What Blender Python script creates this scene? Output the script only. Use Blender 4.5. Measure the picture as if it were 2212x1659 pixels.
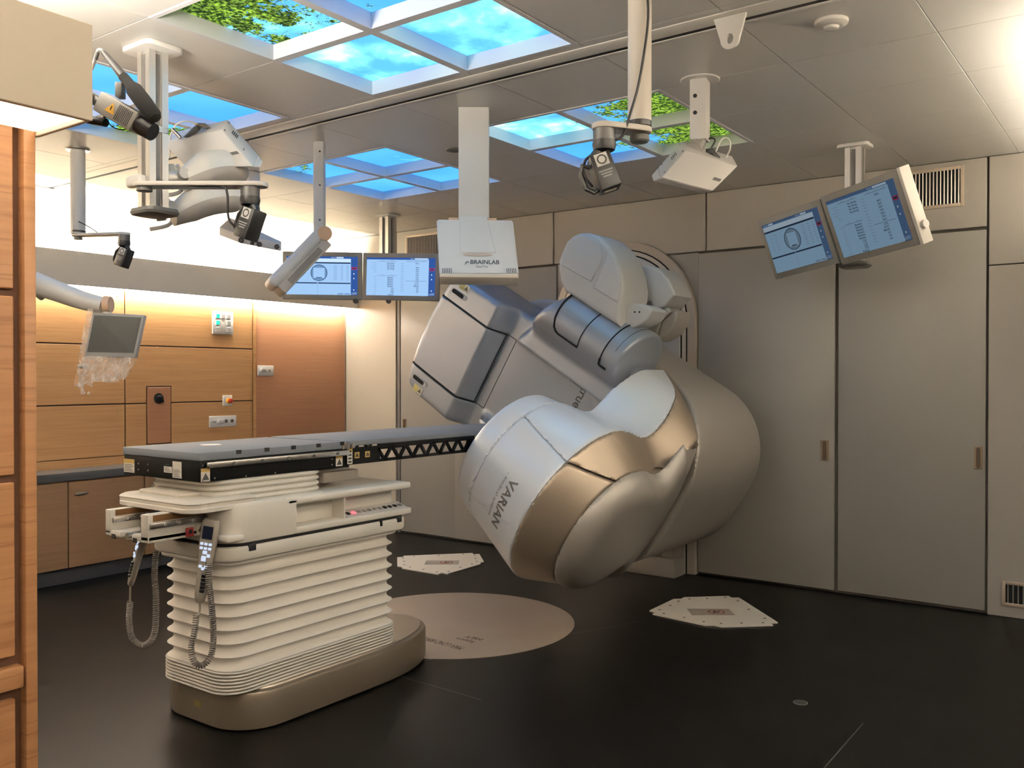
import bpy, bmesh, math, random
import numpy as np
from mathutils import Vector, Matrix
random.seed(4); np.random.seed(4)
PI = math.pi
for o in list(bpy.data.objects): bpy.data.objects.remove(o)
scene = bpy.context.scene
COL = scene.collection

# ------------------------------------------------------------------ camera
IMW, IMH, FPX = 2212.0, 1659.0, 1950.4
YAW, PITCH, CAMH = math.radians(36.09), math.radians(-0.489), 1.45
cam_d = bpy.data.cameras.new('camera'); cam = bpy.data.objects.new('camera', cam_d); COL.objects.link(cam)
cam_d.sensor_fit = 'HORIZONTAL'; cam_d.sensor_width = 36.0; cam_d.lens = FPX / IMW * 36.0
cam_d.clip_start = 0.05; cam_d.clip_end = 60
cam.location = (0, 0, CAMH); cam.rotation_euler = (PI / 2 + PITCH, 0, YAW)
scene.camera = cam

# ------------------------------------------------------------------ world, exposure
world = bpy.data.worlds.new('world'); scene.world = world; world.use_nodes = True
world.node_tree.nodes['Background'].inputs[0].default_value = (0.9, 0.8, 0.7, 1)
world.node_tree.nodes['Background'].inputs[1].default_value = 0.05
vs = scene.view_settings
vs.view_transform = 'Standard'; vs.look = 'None'; vs.gamma = 1.0; vs.use_curve_mapping = False
vs.exposure = 0.58
E_COVE, E_UNDER, E_SKY, E_SCREEN, E_RIGHT = 350.0, 46.0, 1.2, 0.68, 400.0
WARM = (1.0, 0.915, 0.79)

# ------------------------------------------------------------------ pixel to room position
C0 = np.array([0, 0, CAMH])
_f = np.array([-math.sin(YAW) * math.cos(PITCH), math.cos(YAW) * math.cos(PITCH), math.sin(PITCH)])
_r = np.array([math.cos(YAW), math.sin(YAW), 0.0]); _u = np.cross(_r, _f)
def ray(x, y): return _r * ((x - IMW / 2) / FPX) - _u * ((y - IMH / 2) / FPX) + _f
def onX(x, y, v): d = ray(x, y); return Vector(C0 + d * (v / d[0]))
def onY(x, y, v): d = ray(x, y); return Vector(C0 + d * (v / d[1]))
def onZ(x, y, v): d = ray(x, y); return Vector(C0 + d * ((v - CAMH) / d[2]))
def atD(x, y, v): return Vector(C0 + ray(x, y) * v)

# ------------------------------------------------------------------ materials
MATS = {}
def mat(name, col, rough=0.5, metal=0.0, emit=None, es=0.0, spec=0.5, bump=0.0, bscale=200.0, var=0.0, vscale=3.0, alpha=1.0, trans=0.0, coat=0.0):
    if name in MATS: return MATS[name]
    m = bpy.data.materials.new(name); m.use_nodes = True; nt = m.node_tree; b = nt.nodes['Principled BSDF']
    b.inputs['Base Color'].default_value = (*col, 1); b.inputs['Roughness'].default_value = rough
    b.inputs['Metallic'].default_value = metal; b.inputs['Specular IOR Level'].default_value = spec
    if coat: b.inputs['Coat Weight'].default_value = coat; b.inputs['Coat Roughness'].default_value = 0.15
    if emit: b.inputs['Emission Color'].default_value = (*emit, 1); b.inputs['Emission Strength'].default_value = es
    if trans: b.inputs['Transmission Weight'].default_value = trans
    if alpha < 1: b.inputs['Alpha'].default_value = alpha
    tc = nt.nodes.new('ShaderNodeTexCoord')
    n = nt.nodes.new('ShaderNodeTexNoise'); n.inputs['Scale'].default_value = vscale; n.inputs['Detail'].default_value = 5
    nt.links.new(tc.outputs['Object'], n.inputs['Vector'])
    if var > 0:
        r = nt.nodes.new('ShaderNodeMix'); r.data_type = 'RGBA'
        r.inputs['A'].default_value = (*[c * (1 - var) for c in col], 1); r.inputs['B'].default_value = (*[min(1, c * (1 + var)) for c in col], 1)
        nt.links.new(n.outputs['Fac'], r.inputs['Factor']); nt.links.new(r.outputs['Result'], b.inputs['Base Color'])
    mr = nt.nodes.new('ShaderNodeMapRange'); mr.inputs['To Min'].default_value = max(0, rough - 0.04); mr.inputs['To Max'].default_value = min(1, rough + 0.04)
    nt.links.new(n.outputs['Fac'], mr.inputs['Value']); nt.links.new(mr.outputs['Result'], b.inputs['Roughness'])
    if bump > 0:
        n2 = nt.nodes.new('ShaderNodeTexNoise'); n2.inputs['Scale'].default_value = bscale; n2.inputs['Detail'].default_value = 3
        nt.links.new(tc.outputs['Object'], n2.inputs['Vector'])
        bp = nt.nodes.new('ShaderNodeBump'); bp.inputs['Strength'].default_value = bump; bp.inputs['Distance'].default_value = 0.002
        nt.links.new(n2.outputs['Fac'], bp.inputs['Height']); nt.links.new(bp.outputs['Normal'], b.inputs['Normal'])
    MATS[name] = m; return m
def wood(name, c1, c2, scale=(2.0, 2.0, 26.0), rough=0.42, amount=0.6):
    if name in MATS: return MATS[name]
    m = bpy.data.materials.new(name); m.use_nodes = True; nt = m.node_tree; b = nt.nodes['Principled BSDF']; L = nt.links.new
    tc = nt.nodes.new('ShaderNodeTexCoord'); mp = nt.nodes.new('ShaderNodeMapping'); mp.inputs['Scale'].default_value = scale
    geo = nt.nodes.new('ShaderNodeObjectInfo'); ad = nt.nodes.new('ShaderNodeVectorMath'); ad.operation = 'MULTIPLY_ADD'
    cx = nt.nodes.new('ShaderNodeCombineXYZ')
    for i in range(3): L(geo.outputs['Random'], cx.inputs[i])
    L(cx.outputs[0], ad.inputs[0]); ad.inputs[1].default_value = (7, 5, 9); L(tc.outputs['Object'], ad.inputs[2])
    L(ad.outputs[0], mp.inputs[0])
    n = nt.nodes.new('ShaderNodeTexNoise'); n.inputs['Scale'].default_value = 1.6; n.inputs['Detail'].default_value = 8; n.inputs['Distortion'].default_value = 0.9
    L(mp.outputs[0], n.inputs['Vector'])
    mp2 = nt.nodes.new('ShaderNodeMapping'); mp2.inputs['Scale'].default_value = (scale[0], scale[1], scale[2] * 2.2); L(ad.outputs[0], mp2.inputs[0])
    w = nt.nodes.new('ShaderNodeTexNoise'); w.inputs['Scale'].default_value = 1.3; w.inputs['Detail'].default_value = 4; w.inputs['Distortion'].default_value = 0.6; L(mp2.outputs[0], w.inputs['Vector'])
    wl_ = nt.nodes.new('ShaderNodeMapRange'); wl_.inputs['From Min'].default_value = 0.56; wl_.inputs['From Max'].default_value = 0.66; wl_.inputs['To Min'].default_value = 0.0; wl_.inputs['To Max'].default_value = amount; L(w.outputs['Fac'], wl_.inputs['Value'])
    mx = nt.nodes.new('ShaderNodeMath'); mx.operation = 'SUBTRACT'; mx.use_clamp = True; L(n.outputs['Fac'], mx.inputs[0]); L(wl_.outputs['Result'], mx.inputs[1])
    r = nt.nodes.new('ShaderNodeMix'); r.data_type = 'RGBA'; r.inputs['A'].default_value = (*c1, 1); r.inputs['B'].default_value = (*c2, 1)
    L(mx.outputs[0], r.inputs['Factor']); L(r.outputs['Result'], b.inputs['Base Color']); b.inputs['Roughness'].default_value = rough
    MATS[name] = m; return m
def emi(name, col, s):
    if name in MATS: return MATS[name]
    m = bpy.data.materials.new(name); m.use_nodes = True; nt = m.node_tree
    nt.nodes.remove(nt.nodes['Principled BSDF']); e = nt.nodes.new('ShaderNodeEmission')
    e.inputs[0].default_value = (*col, 1); e.inputs[1].default_value = s
    nt.links.new(e.outputs[0], nt.nodes['Material Output'].inputs[0]); MATS[name] = m; return m

white = mat('white_paint', (0.72, 0.70, 0.66), 0.35)
whitemetal = mat('white_powder_coat', (0.70, 0.68, 0.65), 0.4, 0.0, bump=0.05)
alu = mat('anodised_aluminium', (0.62, 0.60, 0.57), 0.35, 0.75)
dgrey = mat('dark_grey_plastic', (0.10, 0.10, 0.095), 0.5)
black = mat('black_plastic', (0.008, 0.008, 0.009), 0.42)
blackmat = mat('black_gap', (0.006, 0.006, 0.006), 0.9)
steel = mat('steel', (0.55, 0.53, 0.50), 0.28, 1.0)
beige = mat('beige_plastic', (0.62, 0.55, 0.46), 0.45)
cream = mat('cream_enamel', (0.80, 0.75, 0.665), 0.42, bump=0.15, bscale=700)
rubber = mat('rubber_cable', (0.015, 0.015, 0.016), 0.55)
peach = mat('peach_cap', (0.62, 0.42, 0.28), 0.5)

# ------------------------------------------------------------------ mesh builder
ORG = {}
def _frame(p0, p1):
    z = (Vector(p1) - Vector(p0)); z.normalize()
    x = z.orthogonal().normalized(); y = z.cross(x); return x, y, z
class MB:
    def __init__(s): s.v = []; s.f = []; s.m = []
    def add(s, vs_, fs, m=0, M=None):
        n = len(s.v)
        for p in vs_:
            p = Vector(p); s.v.append(M @ p if M is not None else p)
        for f in fs: s.f.append([n + i for i in f]); s.m.append(m)
        return s
    def addbm(s, bm, m=0, M=None):
        bm.verts.ensure_lookup_table(); bm.verts.index_update()
        s.add([v.co.copy() for v in bm.verts], [[v.index for v in f.verts] for f in bm.faces], m, M); bm.free(); return s
    def box(s, lo, hi, bev=0.0, seg=2, m=0, M=None):
        lo = Vector(lo); hi = Vector(hi)
        lo, hi = Vector(map(min, lo, hi)), Vector(map(max, lo, hi))
        bm = bmesh.new(); bmesh.ops.create_cube(bm, size=1.0)
        for v in bm.verts: v.co = Vector([lo[i] + (v.co[i] + 0.5) * (hi[i] - lo[i]) for i in range(3)])
        if bev > 0:
            bev = min(bev, min(hi[i] - lo[i] for i in range(3)) * 0.49)
            bmesh.ops.bevel(bm, geom=bm.edges[:], offset=bev, segments=seg, profile=0.5, affect='EDGES')
        return s.addbm(bm, m, M)
    def obox(s, c, u, v, n, su, sv, sn, bev=0.0, seg=2, m=0):
        u = Vector(u).normalized(); v = Vector(v).normalized(); n = Vector(n).normalized()
        M = Matrix((( u.x, v.x, n.x, c[0]), (u.y, v.y, n.y, c[1]), (u.z, v.z, n.z, c[2]), (0, 0, 0, 1)))
        return s.box((-su / 2, -sv / 2, -sn / 2), (su / 2, sv / 2, sn / 2), bev, seg, m, M)
    def hexa(s, quad, off, bev=0.0, seg=2, m=0):
        q = [Vector(p) for p in quad]; off = Vector(off)
        bm = bmesh.new(); a = [bm.verts.new(p) for p in q]; b = [bm.verts.new(p + off) for p in q]
        n = len(q); bm.faces.new(a[::-1]); bm.faces.new(b)
        for i in range(n): bm.faces.new((a[i], a[(i + 1) % n], b[(i + 1) % n], b[i]))
        bmesh.ops.recalc_face_normals(bm, faces=bm.faces[:])
        if bev > 0: bmesh.ops.bevel(bm, geom=bm.edges[:], offset=bev, segments=seg, profile=0.5, affect='EDGES')
        return s.addbm(bm, m)
    def cyl(s, p0, p1, r0, r1=None, n=24, m=0, caps=True):
        r1 = r0 if r1 is None else r1
        x, y, z = _frame(p0, p1); p0 = Vector(p0); p1 = Vector(p1)
        vs_ = []; 
        for p, r in ((p0, r0), (p1, r1)):
            for k in range(n):
                a = 2 * PI * k / n; vs_.append(p + x * (r * math.cos(a)) + y * (r * math.sin(a)))
        fs = [[k, (k + 1) % n, n + (k + 1) % n, n + k] for k in range(n)]
        if caps: fs += [list(range(n))[::-1], list(range(n, 2 * n))]
        return s.add(vs_, fs, m)
    def tube(s, pts, r, n=8, m=0, caps=True):
        pts = [Vector(p) for p in pts]; rings = []; x = None
        for i, p in enumerate(pts):
            d = (pts[min(i + 1, len(pts) - 1)] - pts[max(i - 1, 0)])
            if d.length < 1e-9: d = Vector((0, 0, 1))
            d.normalize()
            if x is None: x = d.orthogonal().normalized()
            else:
                x = x - d * x.dot(d); x = x.normalized() if x.length > 1e-6 else d.orthogonal().normalized()
            y = d.cross(x); rr_ = r[i] if isinstance(r, (list, tuple)) else r
            rings.append([p + x * (rr_ * math.cos(2 * PI * k / n)) + y * (rr_ * math.sin(2 * PI * k / n)) for k in range(n)])
        return s.loft(rings, m, caps)
    def loft(s, rings, m=0, caps=True):
        n = len(rings[0]); vs_ = [p for r in rings for p in r]; fs = []
        for i in range(len(rings) - 1):
            for k in range(n):
                fs.append([i * n + k, i * n + (k + 1) % n, (i + 1) * n + (k + 1) % n, (i + 1) * n + k])
        if caps: fs += [list(range(n))[::-1], list(range((len(rings) - 1) * n, len(rings) * n))]
        return s.add(vs_, fs, m)
    def lathe(s, prof, p0, axis, n=32, m=0):
        x, y, z = _frame((0, 0, 0), axis); p0 = Vector(p0)
        rings = [[p0 + z * h + x * (r * math.cos(2 * PI * k / n)) + y * (r * math.sin(2 * PI * k / n)) for k in range(n)] for r, h in prof]
        return s.loft(rings, m, True)
    def prism(s, poly, z0, z1, bev=0.0, seg=2, m=0, M=None):
        bm = bmesh.new(); a = [bm.verts.new((p[0], p[1], z0)) for p in poly]; b = [bm.verts.new((p[0], p[1], z1)) for p in poly]; n = len(poly)
        bm.faces.new(a[::-1]); bm.faces.new(b)
        for i in range(n): bm.faces.new((a[i], a[(i + 1) % n], b[(i + 1) % n], b[i]))
        bmesh.ops.recalc_face_normals(bm, faces=bm.faces[:])
        if bev > 0:
            es = [e for e in bm.edges if abs(e.verts[0].co.z - e.verts[1].co.z) < 1e-6]
            bmesh.ops.bevel(bm, geom=es, offset=bev, segments=seg, profile=0.5, affect='EDGES')
        return s.addbm(bm, m, M)
    def build(s, name, mats, parent=None, ang=35):
        me = bpy.data.meshes.new(name); o0 = ORG.get(parent.name, Vector((0, 0, 0))) if parent else Vector((0, 0, 0))
        me.from_pydata([p - o0 for p in s.v], [], s.f)
        if not isinstance(mats, (list, tuple)): mats = [mats]
        for mm in mats: me.materials.append(mm)
        if len(mats) > 1: me.polygons.foreach_set('material_index', s.m)
        me.polygons.foreach_set('use_smooth', [True] * len(me.polygons))
        bm = bmesh.new(); bm.from_mesh(me); bmesh.ops.recalc_face_normals(bm, faces=bm.faces[:]); bm.to_mesh(me); bm.free()
        me.set_sharp_from_angle(angle=math.radians(ang)); me.update()
        o = bpy.data.objects.new(name, me); COL.objects.link(o)
        if parent: o.parent = parent
        ORG[o.name] = o0.copy(); return o
def P(name, mats, parent=None, ang=35):
    """context-free shortcut: returns an MB whose .done() builds it"""
    b = MB(); b.done = lambda: b.build(name, mats, parent, ang); return b
def thing(name, label, cat, loc, group=None):
    o = bpy.data.objects.new(name, None); COL.objects.link(o); o.location = Vector(loc); o.empty_display_size = 0.05
    o['label'] = label; o['category'] = cat
    if group: o['group'] = group
    ORG[o.name] = Vector(loc); return o
def tag(o, label, cat, group=None):
    o['label'] = label; o['category'] = cat
    if group: o['group'] = group
    return o
def struct(o): o['kind'] = 'structure'; return o
def box1(name, lo, hi, m, parent=None, bev=0.0, seg=2):
    b = MB(); b.box(lo, hi, bev, seg); return b.build(name, m, parent)
def cyl1(name, p0, p1, r, m, parent=None, n=24, r1=None):
    b = MB(); b.cyl(p0, p1, r, r1, n); return b.build(name, m, parent)
def tube1(name, pts, r, m, parent=None, n=8):
    b = MB(); b.tube(pts, r, n); return b.build(name, m, parent, 60)
def smoothpath(pts, k=8):
    pts = [Vector(p) for p in pts]; out = []
    for i in range(len(pts) - 1):
        p0 = pts[max(i - 1, 0)]; p1 = pts[i]; p2 = pts[i + 1]; p3 = pts[min(i + 2, len(pts) - 1)]
        for j in range(k):
            t = j / k
            out.append(0.5 * ((2 * p1) + (p2 - p0) * t + (2 * p0 - 5 * p1 + 4 * p2 - p3) * t * t + (3 * p1 - p0 - 3 * p2 + p3) * t ** 3))
    out.append(pts[-1]); return out
def rrect(cx, cy, hx, hy, r, z, n=6):
    out = []
    for (sx, sy, a0) in ((1, 1, 0), (-1, 1, PI / 2), (-1, -1, PI), (1, -1, 3 * PI / 2)):
        for k in range(n + 1):
            a = a0 + PI / 2 * k / n
            out.append(Vector((cx + sx * (hx - r) + r * math.cos(a), cy + sy * (hy - r) + r * math.sin(a), z)))
    return out
_tc = {}
def text_geo(s, bold=False):
    key = (s, bold)
    if key in _tc: return _tc[key]
    cu = bpy.data.curves.new('t', 'FONT'); cu.body = s; cu.size = 1.0; cu.resolution_u = 3
    if bold: cu.offset = 0.018
    o = bpy.data.objects.new('t', cu); me = bpy.data.meshes.new_from_object(o)
    v = [tuple(p.co) for p in me.vertices]; f = [list(p.vertices) for p in me.polygons]
    bpy.data.objects.remove(o); bpy.data.curves.remove(cu); bpy.data.meshes.remove(me)
    _tc[key] = (v, f); return v, f
def put_text(b, s, o, u, v, h, m=0, align='L', width=None, fn=None, bold=False):
    """flat lettering at o, running along u, upright along v, capital height about h"""
    vs_, fs = text_geo(s, bold); sc = h / 0.7
    if not vs_: return
    xs = [p[0] for p in vs_]; w = (max(xs) - min(xs)); sx = sc if width is None else width / w
    x0 = min(xs) if align == 'L' else (max(xs) if align == 'R' else (min(xs) + max(xs)) / 2)
    o = Vector(o); u = Vector(u).normalized(); v = Vector(v).normalized()
    if fn: b.add([fn((p[0] - x0) * sx, p[1] * sc) for p in vs_], fs, m)
    else: b.add([o + u * ((p[0] - x0) * sx) + v * (p[1] * sc) for p in vs_], fs, m)

# ================================================================== the room
CZ = 2.785; GY = 6.15; WX = -6.46; RX = 0.52; BY = -1.6
floor_m = mat('dark_floor', (0.0045, 0.0042, 0.0038), 0.36, spec=0.115, var=0.25, vscale=2.5)
wall_m = mat('beige_wall_panel', (0.39, 0.362, 0.32), 0.5, var=0.03, vscale=1.2)
door_m = mat('beige_sliding_door', (0.315, 0.30, 0.27), 0.42, var=0.03, vscale=1.2)
ceil_m = mat('ceiling_metal', (0.66, 0.64, 0.605), 0.36, spec=0.5)
uwall_m = mat('cove_wall', (0.74, 0.67, 0.54), 0.6)
soff_m = mat('soffit_paint', (0.85, 0.83, 0.79), 0.55)
maple = wood('maple_veneer', (0.44, 0.225, 0.088), (0.64, 0.37, 0.165), (1.2, 1.2, 30), amount=0.35)
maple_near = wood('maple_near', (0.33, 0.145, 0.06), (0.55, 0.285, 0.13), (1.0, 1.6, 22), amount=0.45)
brown = wood('brown_door_veneer', (0.36, 0.165, 0.085), (0.44, 0.22, 0.115), (1.2, 1.2, 30), amount=0.3)
slate = mat('slate_counter', (0.075, 0.078, 0.085), 0.4)
led_cove = emi('led_cove', WARM, E_COVE); led_under = emi('led_under', WARM, E_UNDER); led_right = emi('led_right', WARM, E_RIGHT)

fl = struct(box1('floor', (-7.2, BY - 0.2, -0.1), (RX + 0.2, GY + 0.4, 0.0), floor_m))
seam = mat('floor_seam', (0.10, 0.095, 0.085), 0.5)
for a, b_ in (((800, 1448), (1395, 1340)), ((845, 1455), (1040, 1512)), ((1780, 1659), (1865, 1562))):
    p, q = onZ(*a, 0.001), onZ(*b_, 0.001); d = (q - p).normalized(); n = Vector((-d.y, d.x, 0)) * 0.0022
    b = MB(); b.add([p - n, q - n, q + n, p + n], [[0, 1, 2, 3]]); b.build('floor_seam', seam, fl)

# ceiling: backing slab with individual metal panels
ce = struct(box1('ceiling', (-7.2, BY - 0.2, CZ + 0.12), (RX + 0.2, GY + 0.4, CZ + 0.2), mat('ceiling_void', (0.38, 0.36, 0.33), 0.8)))
XL = [-6.46, -6.0, -5.41, -4.83, -4.255, -3.68, -3.075, -2.5, -1.925, -1.33, -0.736, -0.146, RX]
YL = [BY, -0.4, 0.76, 1.925, 2.507, 3.09, 3.14, 3.29, 3.81, 4.387, 4.965, 5.55, GY]
SKY = {'A': (-3.075, -1.925, 1.925, 3.09), 'B': (-4.83, -3.68, 1.925, 3.09), 'C': (-4.83, -3.68, 3.81, 4.965), 'D': (-3.075, -1.925, 3.81, 4.965)}
def insky(x, y): return any(a < x < b and c < y < d for a, b, c, d in SKY.values())
for i in range(len(XL) - 1):
    for j in range(len(YL) - 1):
        x0, x1, y0, y1 = XL[i], XL[i + 1], YL[j], YL[j + 1]
        if insky((x0 + x1) / 2, (y0 + y1) / 2) or (y0, y1) == (3.14, 3.29): continue
        # long planks: merge the half modules beside the sky windows
        if (x0, x1) == (-3.68, -3.075) and False: continue
        g = 0.0014
        box1('ceiling_panel', (x0 + g, y0 + g, CZ), (x1 - g, y1 - g, CZ + 0.02), ceil_m, ce, 0.0015, 1)

# walls
def wall(name, lo, hi, m): return struct(box1(name, lo, hi, m))
wb = wall('wall_gantry', (-6.6, GY + 0.02, 0), (RX + 0.1, GY + 0.12, CZ + 0.1), mat('wall_backing', (0.09, 0.08, 0.065), 0.8))
def panel(name, parent, lo, hi, m, bev=0.003): return box1(name, lo, hi, m, parent, bev, 1)
for x0, x1 in ((-6.6, -5.80), (-5.80, -4.06), (-4.054, -2.734), (-2.728, -0.903)):
    panel('wall_panel', wb, (x0 + 0.003, GY - 0.012, 2.362), (x1 - 0.003, GY + 0.02, CZ - 0.003), wall_m)
for z0, z1 in ((0.0, 2.12), (2.126, CZ - 0.003)):
    panel('wall_panel', wb, (-0.893, GY - 0.012, z0), (RX, GY + 0.02, z1), wall_m)
panel('wall_panel', wb, (-6.6, GY - 0.012, 0.012), (-5.81, GY + 0.02, 2.355), mat('cream_panel', (0.55, 0.50, 0.41), 0.5))
panel('wall_panel', wb, (-5.80, GY - 0.004, 0.0), (-5.765, GY + 0.02, 2.355), mat('grey_strip', (0.16, 0.15, 0.14), 0.5))
panel('wall_panel', wb, (-4.026, GY + 0.002, 0.0), (-2.794, GY + 0.02, 2.355), door_m)
def recess_handle(parent, cx, z0, z1, w, yy):
    h = MB(); h.box((cx - w / 2, yy - 0.006, z0), (cx + w / 2, yy + 0.003, z1), 0.002, 1)
    ho = h.build('handle', mat('bronze_plate', (0.33, 0.25, 0.17), 0.4, 0.6), parent)
    p = MB(); p.prism([(cx + 0.3 * w * math.cos(a) * 0.9, (0.36 * (z1 - z0)) * (1 if math.sin(a) > 0 else -1) + 0.3 * w * math.sin(a)) for a in np.linspace(0, 2 * PI, 20, endpoint=False)], 0, 0.002,
                      M=Matrix.Translation((0, yy - 0.007, (z0 + z1) / 2)) @ Matrix.Rotation(PI / 2, 4, 'X'))
    p.build('finger_recess', mat('bronze_dark', (0.12, 0.09, 0.06), 0.45, 0.5), ho)
DO = [(-5.76, -5.08, 'door_1'), (-5.10, -4.03, 'door_2'), (-2.79, -1.812, 'door_3'), (-1.79, -0.908, 'door_4')]
for x0, x1, nm in DO:
    yo = GY if nm in ('door_1', 'door_4') else GY - 0.012
    d = struct(box1(nm, (x0, yo, 0.018), (x1, yo + 0.03, 2.345), door_m, None, 0.004, 2))
    if nm == 'door_1': recess_handle(d, -5.71, 0.93, 1.06, 0.045, yo)
    if nm == 'door_3': recess_handle(d, -1.873, 0.885, 1.02, 0.052, yo)
    if nm == 'door_4': recess_handle(d, -0.947, 0.883, 1.02, 0.046, yo)
def vent(name, label, x0, x1, z0, z1, n):
    t = thing(name, label, 'vent', ((x0 + x1) / 2, GY - 0.012, z0))
    f = MB(); w = 0.02; y0, y1 = GY - 0.022, GY - 0.012
    f.box((x0, y0, z0), (x0 + w, y1, z1), 0.002); f.box((x1 - w, y0, z0), (x1, y1, z1), 0.002)
    f.box((x0 + w, y0, z0), (x1 - w, y1, z0 + w), 0.002); f.box((x0 + w, y0, z1 - w), (x1 - w, y1, z1), 0.002)
    f.build('frame', mat('vent_frame', (0.55, 0.46, 0.36), 0.4, 0.3), t)
    box1('backing', (x0 + w, GY - 0.0135, z0 + w), (x1 - w, GY - 0.012, z1 - w), blackmat, t)
    fm = mat('vent_fin', (0.5, 0.47, 0.43), 0.35, 0.7)
    for k in range(n):
        x = x0 + w + (x1 - x0 - 2 * w) * (k + 0.5) / n
        q = MB(); q.obox((x, GY - 0.0165, (z0 + z1) / 2), (1, 0.4, 0), (0, 0, 1), (-0.4, 1, 0), 0.006, z1 - z0 - 2 * w, 0.003); q.build('fin', fm, t)
vent('air_vent', 'upper wall air vent with vertical metal fins beside the right monitors', -1.42, -1.03, 2.50, 2.75, 17)
vent('air_vent', 'upper wall air vent with vertical fins behind the hanging white panel', -5.68, -5.16, 2.49, 2.74, 26)
vent('air_vent', 'low air vent near the floor at the right picture edge', -0.815, -0.45, 0.068, 0.218, 12)

# wood clad wall
wl = wall('wall_left', (-6.62, BY, 0), (-6.48, GY + 0.02, CZ + 0.1), uwall_m)
box1('cove_wall_panel', (-6.48, BY, 2.13), (-6.43, GY - 0.013, CZ - 0.001), uwall_m, wl)
box1('panel_backing', (-6.482, BY, 0.79), (-6.472, 5.034, 2.13), mat('dark_joint', (0.06, 0.028, 0.012), 0.8), wl)
YC = [0.28, 1.465, 2.653, 3.838, 5.03]
screw_m = mat('brass_screw', (0.55, 0.38, 0.2), 0.35, 0.8)
pn = []
for i in range(4):
    for z0, z1 in ((0.846, 1.236), (1.242, 1.684), (1.690, 2.115)):
        y0, y1 = YC[i] + 0.005, YC[i + 1] - 0.005; z0 += 0.002; z1 -= 0.002
        o = MB()
        if i == 3 and z1 < 1.69:                                   # notched round the switch hatch
            h0, h1, hz0, hz1 = 4.015, 4.234, 0.912, 1.373
            pl_ = [(y0, z0), (y1, z0), (y1, z1), (h1, z1), (h1, hz0), (h0, hz0), (h0, z1), (y0, z1)] if z0 < 1 else [(y0, z0), (h0, z0), (h0, hz1), (h1, hz1), (h1, z0), (y1, z0), (y1, z1), (y0, z1)]
            o.prism(pl_, -6.471, WX, 0.0015, 1, M=Matrix(((0, 0, 1, 0), (1, 0, 0, 0), (0, 1, 0, 0), (0, 0, 0, 1))))
        else: o.box((-6.471, y0, z0), (WX, y1, z1), 0.002, 1)
        ob = o.build('wood_panel', maple, wl)
        if i >= 2:
            for yy in (y0 + 0.06, y1 - 0.06):
                for zz in (z0 + 0.06, z1 - 0.06):
                    s_ = MB(); s_.cyl((WX, yy, zz), (WX + 0.003, yy, zz), 0.006, n=10); s_.build('screw', screw_m, ob)
box1('backsplash', (-6.48, BY, 0.78), (WX, 5.03, 0.842), maple, wl)
hp = box1('switch_hatch', (-6.471, 4.024, 0.921), (-6.457, 4.225, 1.364), brown, wl, 0.002, 1)
k = MB(); k.cyl((-6.458, 4.118, 1.275), (-6.452, 4.118, 1.275), 0.042); k.build('key_switch_rim', mat('dark_steel', (0.05, 0.05, 0.05), 0.4, 0.5), hp)
k = MB(); k.obox((-6.43, 4.118, 1.27), (1, 0, 0), (0, 0.9, 0.3), (0, -0.3, 0.9), 0.05, 0.026, 0.055, 0.005); k.build('knob', black, hp)
dw = struct(box1('door_5', (-6.475, 5.062, 0.01), (WX - 0.004, 6.118, 2.10), brown, None, 0.003))
tr = struct(box1('trim_1', (-6.475, 5.034, 0.0), (WX + 0.006, 5.058, 2.115), maple))

# lit soffit over the wood wall
def soffit(tagname, x_front, x_back, y0, y1, ledm_up, ledm_dn, zb=2.10, zt=2.343, side=1):
    s = MB(); t = 0.018 * side
    s.box((x_front - t, y0, zb), (x_front, y1, zt), 0.002, 1)
    o = struct(s.build(tagname, soff_m))
    s = MB(); s.box((x_back, y0, zb + 0.025), (x_front - t, y1, zb + 0.045)); s.build('soffit_base', soff_m, o)
    return o
so = soffit('trim_2', -6.30, -6.43, BY, GY - 0.014, led_cove, led_under)
def lamp(name, label, lo, hi, m):
    t = thing(name, label, 'light', ((lo[0] + hi[0]) / 2, (lo[1] + hi[1]) / 2, lo[2]))
    box1('diffuser', lo, hi, m, t); return t
lamp('cove_light', 'warm light strip hidden in the trough above the long soffit', (-6.345, BY + 0.1, 2.285), (-6.322, GY - 0.05, 2.297), led_cove)
lamp('under_soffit_light', 'warm light strip under the long soffit over the wood panels', (-6.425, BY + 0.1, 2.101), (-6.395, GY - 0.04, 2.118), led_under)

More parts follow.
